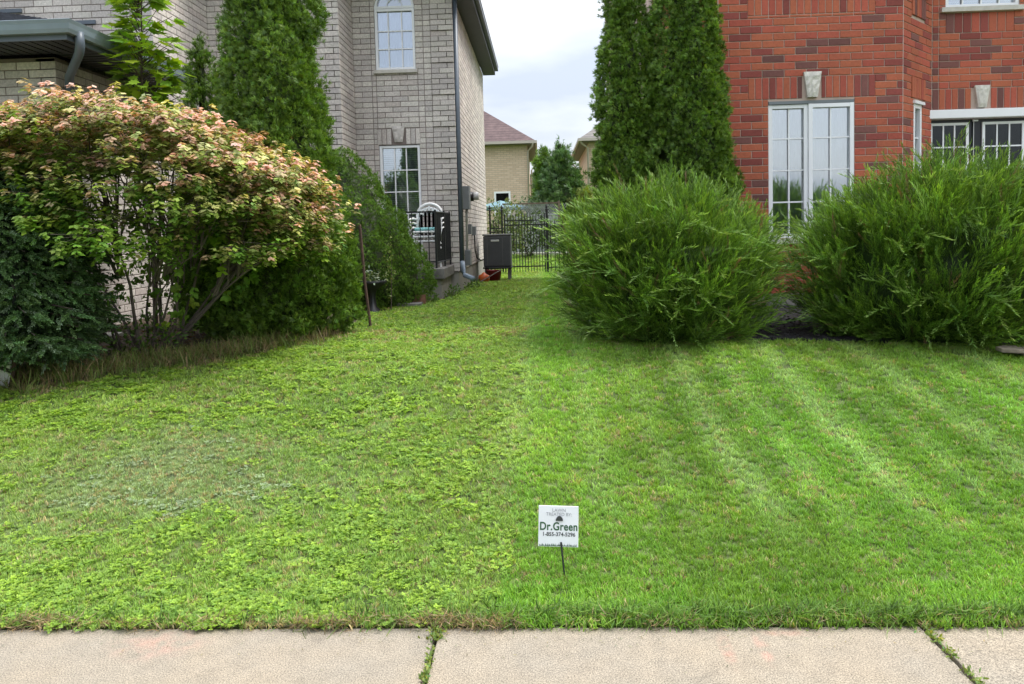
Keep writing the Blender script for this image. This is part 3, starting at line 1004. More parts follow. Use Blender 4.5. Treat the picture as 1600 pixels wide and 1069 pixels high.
ot = MB().lathe(-1.20, 15.15, [(0.09, 0.42), (0.12, 0.50), (0.11, 0.57), (0.05, 0.60), (0.02, 0.63)], 16)
ot.obj('gas_can', M['orange_plastic'], smooth=True, label='small orange plastic can on the grass by the red bucket', category='can')
MB().tube([(-1.30, 14.6, 0.44), (-0.86, 15.5, 0.66)], 0.012, 6).obj('garden_stick', M['bark_light'], label='thin pale stick leaning over the orange can', category='stick')

# ================================================================== RED BRICK HOUSE
rh = thing('red_brick_house', 'red brick house with a bay window and black double doors', 'house', (3.3, 9.3, 0.4))
rA, rB, rC = Frame(2.22, 9.3, 1, 0), Frame(1.52, 10.0, 1, -1), Frame(4.44, 9.3, 1, 1)
rD, rE, rF_ = Frame(5.14, 10.0, 1, 0), None, Frame(1.535, 17, 0, -1)
RT = 6.6
ra = 3.282
BW = 0.99
ri = []
wA = (0.60, 1.64, 1.30, 2.985)
wC = (0.36, 0.64, 1.30, 2.985)
solA = (0.36, 1.885, 3.012, 3.278)
solB = (0.36, 1.885, 4.005, 4.295)
RZ = 0.62
lay(ri, rA, 0.0, 2.22, RZ, 5.6, openings=[wA, solA, solB], anchor=ra)
soldiers(ri, rA, solA[0], solA[1], 3.015, 3.272, cut=(1.015, 1.24))
soldiers(ri, rA, solB[0], solB[1], 4.03, 4.287)
for k in range(6):
    ri.append((rA, solB[0] + k * 0.2555, 0.245, 3.994, 0.026, 0.0))
lay(ri, rB, 0.0, BW, RZ, 5.6, anchor=ra, flip=1)
solC = (0.28, 0.74, 3.012, 3.278)
solC2 = (0.28, 0.74, 4.005, 4.295)
lay(ri, rC, 0.0, BW, RZ, 5.6, openings=[wC, solC, solC2], anchor=ra, flip=1)
soldiers(ri, rC, solC[0], solC[1], 3.015, 3.272, proud=0.012)
soldiers(ri, rC, solC2[0], solC2[1], 4.03, 4.287, proud=0.012)
dD = (-0.2, 1.86, 0.4, 2.915)
wD = (0.175, 1.11, 4.225, 5.4)
solD = (-0.1, 2.0, 2.92, 3.186)
solD2 = (0.18, 1.04, 3.895, 4.165)
lay(ri, rD, 0.012, 3.3, RZ, 5.6, openings=[dD, wD, solD, solD2], anchor=ra + 0.0, breaks=(0.09,))
soldiers(ri, rD, 0.015, 2.0, 2.925, 3.182, cut=(0.53, 0.735))
soldiers(ri, rD, 0.18, 1.04, 3.905, 4.155, w=0.10)
rw = MB()
wall_panel(rw, rA, 0.012, 2.208, RZ - 0.01, RT, [wA], D0, -0.009)
wall_panel(rw, rB, 0.006, BW - 0.006, RZ - 0.012, RT - 0.01, [], D0, -0.0095)
wall_panel(rw, rC, 0.006, BW - 0.006, RZ - 0.012, RT - 0.01, [wC], D0, -0.0095)
wall_panel(rw, rD, 0.0, 3.3, RZ - 0.01, RT - 0.005, [dD, wD], D0, -0.009)
wall_panel(rw, rF_, 0.0, 6.99, RZ - 0.01, RT - 0.015, [], -0.2, 0)
rw.obj('wall', M['red_mortar'], rh)
fd = MB()
fd.fbox(rA, 0.02, 2.2, 0.2, RZ - 0.012, -0.2, -0.012)
fd.fbox(rB, 0.02, BW - 0.02, 0.2, RZ - 0.014, -0.2, -0.012)
fd.fbox(rC, 0.02, BW - 0.02, 0.2, RZ - 0.014, -0.2, -0.012)
fd.fbox(rD, 0.0, 3.3, 0.2, RZ - 0.013, -0.2, -0.012)
fd.obj('foundation', M['concrete_wall'], rh)
# white mortar arrises down the bay corners
MB().tube([rA.p(2.219, RZ, -0.004), rA.p(2.219, 5.6, -0.004)], 0.0045, 6).tube([rA.p(0.001, RZ, -0.004), rA.p(0.001, 5.6, -0.004)], 0.0045, 6).obj('corner_mortar', M['sill_stone'], rh)
RED_T = []
for k in range(9):
    b_ = random.uniform(0.88, 1.10)
    RED_T.append((0.44 * b_, 0.105 * b_ * random.uniform(0.85, 1.2), 0.058 * b_))
for k in range(4):
    b_ = random.uniform(0.8, 1.2)
    RED_T.append((0.185 * b_, 0.072 * b_, 0.060 * b_))
RED_T.append((0.24, 0.055, 0.042)); RED_T.append((0.29, 0.065, 0.05))


def red_tone(i):
    r_ = random.random()
    k = random.randrange(9) if r_ < 0.72 else (random.randrange(9, 13) if r_ < 0.85 else random.randrange(13, 15))
    return k, RED_T[k]


def hid_red(x, y):
    if x < 1124: return True
    if x < 1160 and y > 150 + (1160 - x): return True
    if y > 280: return True
    if y > 240 and 1380 < x < 1500: return True
    return False


finish_bricks(rh, ri, red_tone, M['red_brick'], hid_red)
# bay front window: two sashes
w1 = window(rh, rA, 0.605, 1.085, 1.305, 2.945, (0.605 + 0.255,), (1.45 + 0.3, 2.14, 2.53), fw=0.05, back='grey', pane_mat='glass')
w2 = window(rh, rA, 1.087, 1.635, 1.305, 2.945, (1.36,), (1.75, 2.14, 2.53), fw=0.05, d=-0.03, back='curtain', pane_mat='glass')
MB().fbox(rA, 0.605, 1.635, 2.947, 2.984, -0.1, -0.002).obj('window_head', M['box_grey'], rh)
MB().fbox(rA, 0.56, 1.68, 1.235, 1.297, -0.08, 0.045).obj('sill', M['sill_stone'], rh, bevel=0.004)
window(rh, rC, wC[0] + 0.003, wC[1] - 0.003, 1.305, 2.945, (), (1.75, 2.14, 2.53), fw=0.05, d=-0.03, back='curtain')
MB().fbox(rC, wC[0] - 0.03, wC[1] + 0.03, 2.947, 2.982, -0.08, 0.03).obj('window_head', M['white_vinyl'], rh)
MB().fbox(rC, 0.26, 0.80, 4.297, 4.36, -0.03, 0.045).obj('sill', M['sill_stone'], rh)
keystone(rh, rA, 1.02, 1.235, 1.065, 1.185, 3.02, 3.325, M['key_stone'])
keystone(rh, rD, 0.535, 0.73, 0.58, 0.685, 2.93, 3.215, M['key_stone'])
window(rh, rD, wD[0], wD[1], wD[2], wD[3], (0.175 + 0.235, 0.175 + 0.47, 0.175 + 0.70), (4.62, 5.0), back='blind')
MB().fbox(rD, 0.10, 1.15, 4.163, 4.223, -0.06, 0.05).obj('sill', M['sill_stone'], rh, bevel=0.004)
# doors
MB().fbox(rD, -0.05, 1.86, 2.80, 2.912, -0.10, 0.035).obj('door_head', M['white_vinyl'], rh, bevel=0.008)


def door(u0, u1, g0, g1):
    o = MB().fbox(rD, u0, u1, 0.5, 2.798, -0.16, -0.10).obj('door', M['door_black'], rh, bevel=0.004)
    f = MB(); d = -0.098
    z0, z1, w_ = 1.83, 2.755, 0.034
    f.fbox(rD, g0, g0 + w_, z0, z1, d, d + 0.02).fbox(rD, g1 - w_, g1, z0, z1, d, d + 0.02)
    f.fbox(rD, g0 + w_, g1 - w_, z1 - w_, z1 - 0.001, d, d + 0.019).fbox(rD, g0 + w_, g1 - w_, z0 + 0.001, z0 + w_, d, d + 0.019)
    f.obj('glazing_frame', M['white_vinyl'], o)
    a, b = g0 + w_, g1 - w_
    cu_ = [a + (b - a) / 3, a + 2 * (b - a) / 3]
    cz_ = [z0 + w_ + (z1 - z0 - 2 * w_) / 3, z0 + w_ + 2 * (z1 - z0 - 2 * w_) / 3]
    for x in cu_: MB().fbox(rD, x - 0.009, x + 0.009, z0 + w_, z1 - w_, d, d + 0.012).obj('muntin', M['white_vinyl'], o)
    for z in cz_: MB().fbox(rD, a, b, z - 0.009, z + 0.009, d, d + 0.0105).obj('muntin', M['white_vinyl'], o)
    uu = [a] + cu_ + [b]; zz_ = [z0 + w_] + cz_ + [z1 - w_]
    for i in range(3):
        for j in range(3):
            MB().fbox(rD, uu[i] + 0.001, uu[i + 1] - 0.001, zz_[j] + 0.001, zz_[j + 1] - 0.001, d + 0.0005, d + 0.005).obj('pane', M['glass_dark'], o)
    MB().fbox(rD, a, b, z0 + w_, z1 - w_, d - 0.001, d + 0.0003).obj('screen', M['mesh_screen'], o)
    for (p0, p1) in ((0.62, 1.10), (1.16, 1.74)):
        q = MB(); e = 0.012
        q.fbox(rD, g0, g1, p0, p0 + e, -0.0995, -0.09).fbox(rD, g0, g1, p1 - e, p1, -0.0995, -0.09)
        q.fbox(rD, g0, g0 + e, p0 + e, p1 - e, -0.0995, -0.09).fbox(rD, g1 - e, g1, p0 + e, p1 - e, -0.0995, -0.09)
        q.obj('raised_panel', M['door_black'], o)
    return o


door(0.0, 0.578, 0.02, 0.525)
dr = door(0.60, 1.42, 0.70, 1.245)
MB().fbox(rD, 0.579, 0.600, 0.5, 2.79, -0.14, -0.085).obj('astragal', M['door_black'], rh)
MB().fbox(rD, 0.583, 0.592, 0.5, 2.775, -0.084, -0.079).obj('weather_strip', M['pipe_white'], rh)
MB().fbox(rD, 0.575, 0.635, 2.765, 2.785, -0.098, -0.06).obj('door_catch', M['white_vinyl'], rh)
MB().fbox(rD, 1.42, 1.86, 0.5, 2.798, -0.15, -0.09).obj('side_panel', M['door_black'], rh)
MB().tube([rD.p(0.655, 1.42, -0.10), rD.p(0.655, 1.42, -0.04), rD.p(0.655, 1.50, -0.04)], 0.012, 8).obj('handle', M['silver'], dr)
MB().box(1.56, 8.4, 10.5, 17, 0.3, 0.5).box(8.2, 8.4, 10.01, 17, 0.5, RT - 0.1).obj('rear_wall', M['red_mortar'], rh)
rr_ = MB()
rr_.add([(1.5, 9.0, RT), (5.6, 8.8, RT), (8.9, 9.6, RT), (8.9, 17.2, RT), (1.5, 17.2, RT), (4.6, 13.5, RT + 2.6)], [(0, 1, 5), (1, 2, 5), (2, 3, 5), (3, 4, 5), (4, 0, 5), (4, 3, 2, 1, 0)])
rr_.obj('roof', M['shingle_dark'], rh)
MB().box(5.2, 8.4, 8.2, 9.9, 0.2, 0.56).obj('entrance_step', M['concrete'], rh, bevel=0.01)

# ================================================================== BACKYARD
yard = thing('iron_fence', 'black iron fence with pointed pickets closing the side yard', 'fence', (-0.4, 20.3, 0.3))
gate = thing('iron_gate', 'black iron gate with double top rail beside the thick fence post', 'gate', (-0.5, 20.3, 0.3))
FY = 20.3


def spike(x, z0, z1, par, r=0.011, nm='picket'):
    m_ = MB().box(x - r, x + r, FY - r, FY + r, z0, z1)
    n = len(m_.v)
    m_.v += [(x - r * 1.5, FY - r, z1), (x + r * 1.5, FY - r, z1), (x + r * 1.5, FY + r, z1), (x - r * 1.5, FY + r, z1), (x, FY, z1 + 0.08)]
    m_.f += [(n, n + 1, n + 4), (n + 1, n + 2, n + 4), (n + 2, n + 3, n + 4), (n + 3, n, n + 4)]
    return m_.obj(nm, M['black_metal'], par)


for x in (-1.40, -1.07, 0.155, 1.6):
    r = 0.032 if x > 0 else 0.022
    p_ = MB().box(x - r, x + r, FY - r, FY + r, 0.2, 2.02)
    p_.lathe(x, FY, [(0.045, 2.021), (0.05, 2.04), (0.02, 2.06), (0.035, 2.09), (0.035, 2.11), (0.008, 2.17)], 10)
    p_.obj('post', M['black_metal'], yard)
for (a, b) in ((-1.37, -1.09), (0.19, 1.57)):
    for z in (1.42, 1.52, 0.42):
        MB().box(a, b, FY - 0.012, FY + 0.012, z, z + 0.03).obj('rail', M['black_metal'], yard)
    n = max(2, round((b - a) / 0.115))
    for i in range(n):
        spike(a + (i + 0.5) * (b - a) / n, 0.33, 1.72, yard)
for z in (1.60, 1.72, 0.46):
    MB().box(-1.0, 0.09, FY - 0.013, FY + 0.013, z, z + 0.032).obj('rail', M['black_metal'], gate)
for x in (-1.0, 0.09):
    MB().box(x - 0.018, x + 0.018, FY - 0.018, FY + 0.018, 0.30, 1.92).obj('stile', M['black_metal'], gate)
for i in range(13):
    spike(-0.925 + i * 0.0785, 0.33, 1.83 + 0.06 * math.sin(math.pi * (i + 0.5) / 13), gate, 0.009)
bf = thing('wooden_fence', 'weathered grey board fence with lattice top behind the iron gate', 'fence', (-0.4, 27, 0.6))
for i in range(15):
    x = -1.35 + i * 0.135
    MB().box(x, x + 0.118, 27.0, 27.025, 0.5, 1.98 + random.uniform(-0.01, 0.01)).obj('board', M['wood_grey'], bf)
MB().box(-1.4, 0.68, 26.98, 27.03, 2.40, 2.45).obj('top_rail', M['wood_brown'], bf)
MB().box(-1.4, 0.68, 26.98, 27.03, 1.99, 2.03).obj('middle_rail', M['wood_grey'], bf)
lt = MB()
for i in range(28):
    x = -1.6 + i * 0.085
    for s in (1, -1):
        lt.add([(x, 27.0 + 0.004 * s, 2.03), (x + 0.02, 27.0 + 0.004 * s, 2.03), (x + 0.02 + 0.30 * s, 27.0 + 0.004 * s, 2.40), (x + 0.30 * s, 27.0 + 0.004 * s, 2.40)], [(0, 1, 2, 3)])
lt.obj('lattice', M['wood_grey'], bf, kind='stuff')
MB().box(0.62, 0.70, 26.97, 27.05, 0.5, 2.5).obj('post', M['wood_brown'], bf)
es = thing('stone_edging', 'row of pale stone edging blocks along the back garden bed', 'edging', (0, 25.6, 0.5))
for i in range(12):
    x = -1.3 + i * 0.22
    MB().box(x, x + 0.205, 25.6, 25.8, 0.45, 0.68 + random.uniform(-0.01, 0.01)).obj('stone', M['sill_stone'], es, bevel=0.01)
um = thing('patio_umbrella', 'faded teal patio umbrella just showing above the back garden shrubs', 'umbrella', (-1.6, 29.5, 0.6))
cv = MB()
ring = [(-1.6 + 1.15 * math.cos(t), 29.5 + 1.15 * math.sin(t), 2.38) for t in np.linspace(0, 2 * math.pi, 9)[:-1]]
cv.add(ring + [(-1.6, 29.5, 2.66)] + [(x, y, 2.28) for x, y, z in ring], [(k, (k + 1) % 8, 8) for k in range(8)] + [(k, 9 + k, 9 + (k + 1) % 8, (k + 1) % 8) for k in range(8)])
cv.obj('canopy', M['teal_far'], um)
MB().tube([(-1.6, 29.5, 0.6), (-1.6, 29.5, 2.64)], 0.025, 8).obj('pole', M['wood_brown'], um)


def far_house(name, label, x0, x1, y0, y1, ze, pitch, ov_, roof, wins, spouts, dpos):
    t = thing(name, label, 'house', ((x0 + x1) / 2, y0, 0.5))
    MB().box(x0, x1, y0, y1, 0.2, ze).obj('wall', M['tan_brick'], t)
    a0, a1, b0, b1 = x0 - ov_, x1 + ov_, y0 - ov_, y1 + ov_
    h = (b1 - b0) / 2
    dx_ = min(h, (a1 - a0) / 2 - 0.1)
    zr = ze + 0.17 + dx_ * pitch
    ym = (b0 + b1) / 2
    r = MB()
    ym0, ym1 = b0 + dx_, b1 - dx_
    if ym1 < ym0: ym0 = ym1 = ym
    r.add([(a0, b0, ze + 0.17), (a1, b0, ze + 0.17), (a1, b1, ze + 0.17), (a0, b1, ze + 0.17), (a0 + dx_, ym0, zr), (a1 - dx_, ym0, zr), (a1 - dx_, ym1, zr), (a0 + dx_, ym1, zr)],
          [(0, 1, 5, 4), (1, 2, 6, 5), (2, 3, 7, 6), (3, 0, 4, 7), (4, 5, 6, 7), (3, 2, 1, 0)])
    r.obj('roof', roof, t)
    MB().box(a0 + 0.02, a1 - 0.02, b0 + 0.02, b1 - 0.02, ze + 0.001, ze + 0.02).obj('soffit', M['tan_soffit'], t)
    g = MB().box(a0, a1, b0 - 0.09, b0, ze + 0.03, ze + 0.16).box(a1, a1 + 0.09, b0 - 0.09, b1, ze + 0.03, ze + 0.159).box(a0 - 0.09, a0, b0 - 0.09, b1, ze + 0.03, ze + 0.159)
    g.obj('gutter', M['tan_trim'], t)
    for s in spouts:
        MB().tube(s, 0.045, 8).obj('downspout', M['tan_trim'], t, smooth=True)
    for (u0, u1, z0, z1) in wins:
        fr = Frame(x0, y0, 1, 0)
        f = MB(); w_ = 0.09
        f.fbox(fr, u0, u0 + w_, z0, z1, 0, 0.03).fbox(fr, u1 - w_, u1, z0, z1, 0, 0.03).fbox(fr, u0 + w_, u1 - w_, z1 - w_, z1 - 0.001, 0, 0.029).fbox(fr, u0 + w_, u1 - w_, z0 + 0.001, z0 + w_, 0, 0.029)
        fo = f.obj('window', M['white_vinyl'], t)
        MB().fbox(fr, u0 + w_, u1 - w_, z0 + w_, z1 - w_, 0.002, 0.008).obj('pane', M['glass_dark'], fo)
        MB().fbox(fr, u0 + w_, u1 - w_, z0 + w_, z1 - w_, 0.0003, 0.0015).obj('room_backing', M['room'], fo)
    return t


far_house('tan_brick_house', 'tan brick house with brown hip roof behind the back gardens', -10.5, -0.60, 36, 45, 5.55, 0.72, 0.40, M['roof_brown'],
          [(8.25, 9.05, 2.2, 3.35)],
          [[(-0.3, 35.55, 5.6), (-0.34, 35.7, 5.45), (-0.56, 35.93, 5.25), (-0.56, 35.93, 0.5)], [(-0.14, 44.6, 5.5), (-0.5, 44.6, 5.0), (-0.53, 44.6, 0.5)]], 0)
far_house('tan_brick_house', 'tan brick house with grey roof showing beside the right cedars', 2.25, 11, 34, 43, 5.35, 0.72, 0.42, M['roof_grey'],
          [(0.40, 1.5, 3.4, 5.1)],
          [[(1.85, 33.55, 5.4), (1.9, 33.7, 5.3), (2.20, 33.93, 5.1), (2.20, 33.93, 0.5)], [(1.80, 42.9, 5.3), (2.1, 42.9, 4.9), (2.2, 42.9, 0.5)]], 0)
dh = thing('distant_house', 'distant grey house with dark gable roof seen between the tan houses', 'house', (2.2, 62, 0.5))
MB().box(-3.0, 7.0, 62, 70, -0.5, 4.0).obj('wall', M['stucco'], dh)
MB().add([(-3.5, 61.5, 4.4), (7.5, 61.5, 4.4), (7.5, 70.5, 4.4), (-3.5, 70.5, 4.4), (1.2, 61.5, 7.2), (1.2, 70.5, 7.2)], [(0, 1, 4), (1, 2, 5, 4), (2, 3, 5), (3, 0, 4, 5), (3, 2, 1, 0)]).obj('roof', M['shingle_dark'], dh)


# ================================================================== VEGETATION (all real leaf geometry)
def mesh_np(name, V, F, Cc, mat, parent=None, **props):
    me = bpy.data.meshes.new(name)
    nv, nf = len(V), len(F)
    me.vertices.add(nv); me.vertices.foreach_set('co', V.astype(np.float32).ravel())
    me.loops.add(nf * 3); me.loops.foreach_set('vertex_index', F.astype(np.int32).ravel())
    me.polygons.add(nf); me.polygons.foreach_set('loop_start', np.arange(0, nf * 3, 3, dtype=np.int32))
    a = me.color_attributes.new('Col', 'FLOAT_COLOR', 'POINT')
    c4 = np.ones((nv, 4), np.float32); c4[:, :3] = Cc
    a.data.foreach_set('color', c4.ravel())
    me.materials.append(mat)
    me.update(); me.validate()
    o = bpy.data.objects.new(name, me)
    put(o, parent, **props)
    return o


def norm(v):
    return v / (np.linalg.norm(v, axis=-1, keepdims=True) + 1e-9)


def basis(d, nrm=None):
    """Columns: x side, y normal, z along d."""
    d = norm(d)
    if nrm is None: nrm = rng.normal(size=d.shape)
    x = norm(np.cross(nrm, d))
    y = np.cross(d, x)
    return np.stack([x, y, d], -1)


def scatter(tmpls, pos, B, scl, col, tipcol=None):
    """Copy template k (verts, tris, tip weight) to every point; returns arrays."""
    Vs, Fs, Cs = [], [], []
    n0 = 0
    which = rng.integers(0, len(tmpls), len(pos))
    for k, (T, F, tw) in enumerate(tmpls):
        ix = np.where(which == k)[0]
        if not len(ix): continue
        s = scl[ix]
        if s.ndim == 1: s = s[:, None]
        V = np.einsum('nij,kj->nki', B[ix], T) * s[:, None, :] + pos[ix][:, None, :]
        n, kk = len(ix), len(T)
        Fo = F[None] + (np.arange(n) * kk)[:, None, None] + n0
        c = col[ix][:, None, :] * np.ones((1, kk, 1))
        if tipcol is not None:
            c = c * (1 - tw[None, :, None]) + tipcol[ix][:, None, :] * tw[None, :, None]
        Vs.append(V.reshape(-1, 3)); Fs.append(Fo.reshape(-1, 3)); Cs.append(c.reshape(-1, 3))
        n0 += n * kk
    return np.concatenate(Vs), np.concatenate(Fs), np.concatenate(Cs)


def merge(parts):
    V, F, C_ = [], [], []
    n = 0
    for (v, f, c) in parts:
        V.append(v); F.append(f + n); C_.append(c); n += len(v)
    return np.concatenate(V), np.concatenate(F), np.concatenate(C_)


def blob(prof_fn, zs, cx, cy, col, nseg=28):
    """Dense inner twig mass under the outer sprays."""
    V = []
    for z in zs:
        for k in range(nseg):
            t = 2 * math.pi * k / nseg
            rx, ry = prof_fn(z, t)
            V.append((cx + rx * math.cos(t), cy + ry * math.sin(t), z))
    F = []
    for j in range(len(zs) - 1):
        for k in range(nseg):
            k2 = (k + 1) % nseg
            a, b, c, d = j * nseg + k, j * nseg + k2, (j + 1) * nseg + k2, (j + 1) * nseg + k
            F += [(a, b, c), (a, c, d)]
    V = np.array(V); V += rng.normal(0, 0.02, V.shape)
    return V, np.array(F), np.tile(np.array(col), (len(V), 1))


# ---- templates
def tm_plume(seed, n=26, bend=0.25):
    r = np.random.default_rng(seed)
    T, F, W = [], [], []
    def spine(t):
        return np.array([0, bend * t * t, t])
    for i in range(3):                      # woody axis
        a, b = spine(i / 3), spine((i + 1) / 3)
        k = len(T); T += [a + [-.006, 0, 0], a + [.006, 0, 0], b]; F.append((k, k + 1, k + 2)); W += [0, 0, .2]
    for i in range(n):
        t = 0.08 + 0.92 * i / n
        p = spine(t)
        az = i * 2.4 + r.uniform(-.4, .4)
        sp_ = (0.55 - 0.40 * t) * r.uniform(.7, 1.2)
        ln = (0.34 - 0.17 * t) * r.uniform(.75, 1.2)
        d = np.array([math.cos(az) * sp_, math.sin(az) * sp_ + 2 * bend * t * .5, 1.0]); d /= np.linalg.norm(d)
        sd_ = np.cross(d, r.normal(size=3)); sd_ /= np.linalg.norm(sd_)
        wd = 0.0135
        m = p + d * ln * .45 + r.normal(size=3) * .008
        k = len(T)
        T += [p, m + sd_ * wd, m - sd_ * wd, p + d * ln]
        F += [(k, k + 1, k + 2), (k + 1, k + 3, k + 2)]
        W += [0, .35 * t + .1, .35 * t + .1, .45 + .55 * t]
    return np.array(T), np.array(F), np.array(W)


def tm_spray(seed, n=6):
    """Flat cedar fan."""
    r = np.random.default_rng(seed)
    T, F, W = [], [], []
    for i in range(n):
        a = (i / (n - 1) - .5) * 1.5 + r.uniform(-.1, .1)
        ln = (1 - .35 * abs(a)) * r.uniform(.8, 1.1)
        b0 = np.array([0, 0, .10 + .25 * r.random()])
        d = np.array([math.sin(a), 0, math.cos(a)])
        q = np.array([math.cos(a), 0, -math.sin(a)]) * r.uniform(.05, .075)
        m = b0 + d * ln * .55 + np.array([0, r.uniform(-.08, .08), 0])
        e = b0 + d * ln + np.array([0, r.uniform(-.1, .45), 0])
        k = len(T)
        T += [b0, m + q, m - q, e]
        F += [(k, k + 1, k + 2), (k + 1, k + 3, k + 2)]
        W += [0, .45, .45, 1]
    return np.array(T), np.array(F), np.array(W)


def tm_leaf(fold=0.25, wd=.5):
    T = np.array([(0, 0, 0), (wd * .36, fold * .3, .3), (0, .02, .35), (-wd * .36, fold * .3, .3), (wd * .40, fold * .35, .62), (0, .06, .68), (-wd * .40, fold * .35, .62), (0, .16, 1.0)])
    F = np.array([(0, 1, 2), (0, 2, 3), (1, 4, 5), (1, 5, 2), (2, 5, 6), (2, 6, 3), (4, 7, 5), (5, 7, 6)])
    return T, F, T[:, 2].copy()


def tm_needles(seed, n=24):
    r = np.random.default_rng(seed)
    T, F, W = [], [], []
    for i in range(n):
        t = i / n
        p = np.array([0, 0.05 * math.sin(3 * t), t])
        az = i * 2.4
        d = np.array([math.cos(az) * .7, math.sin(az) * .7, .9]); d /= np.linalg.norm(d)
        ln = .24 * (1 - .3 * t)
        s = np.cross(d, r.normal(size=3)); s /= np.linalg.norm(s)
        k = len(T); T += [p + s * .06, p - s * .06, p + d * ln]; F.append((k, k + 1, k + 2)); W += [.2, .2, 1]
    return np.array(T), np.array(F), np.array(W)


PL = [tm_plume(s, 20, b) for s, b in ((1, .1), (2, .3), (3, -.2), (4, .45), (5, 0.0))]
SP = [tm_spray(s) for s in range(5)]
NE = [tm_needles(s) for s in range(3)]
def tm_leaf4(fold, wd):
    T = np.array([(0, 0, 0), (wd * .5, fold * .35, .52), (0, .04, .5), (-wd * .5, fold * .35, .52), (0, .14, 1.0)])
    F = np.array([(0, 1, 2), (0, 2, 3), (1, 4, 2), (2, 4, 3)])
    return T, F, T[:, 2].copy()


LF4 = [tm_leaf4(.2, .62), tm_leaf4(.4, .68), tm_leaf4(.05, .58)]
LF = [tm_leaf(.25, .5), tm_leaf(.5, .55), tm_leaf(0.05, .45)]


def colvar(n, base, v=0.15, hue=0.08):
    b = np.array(base)[None]
    k = rng.normal(1, v, (n, 1)).clip(.5, 1.6)
    h = rng.normal(0, hue, (n, 1))
    return (b * k * np.concatenate([1 + h, np.ones((n, 1)), 1 - h], 1)).clip(0.002, .9)


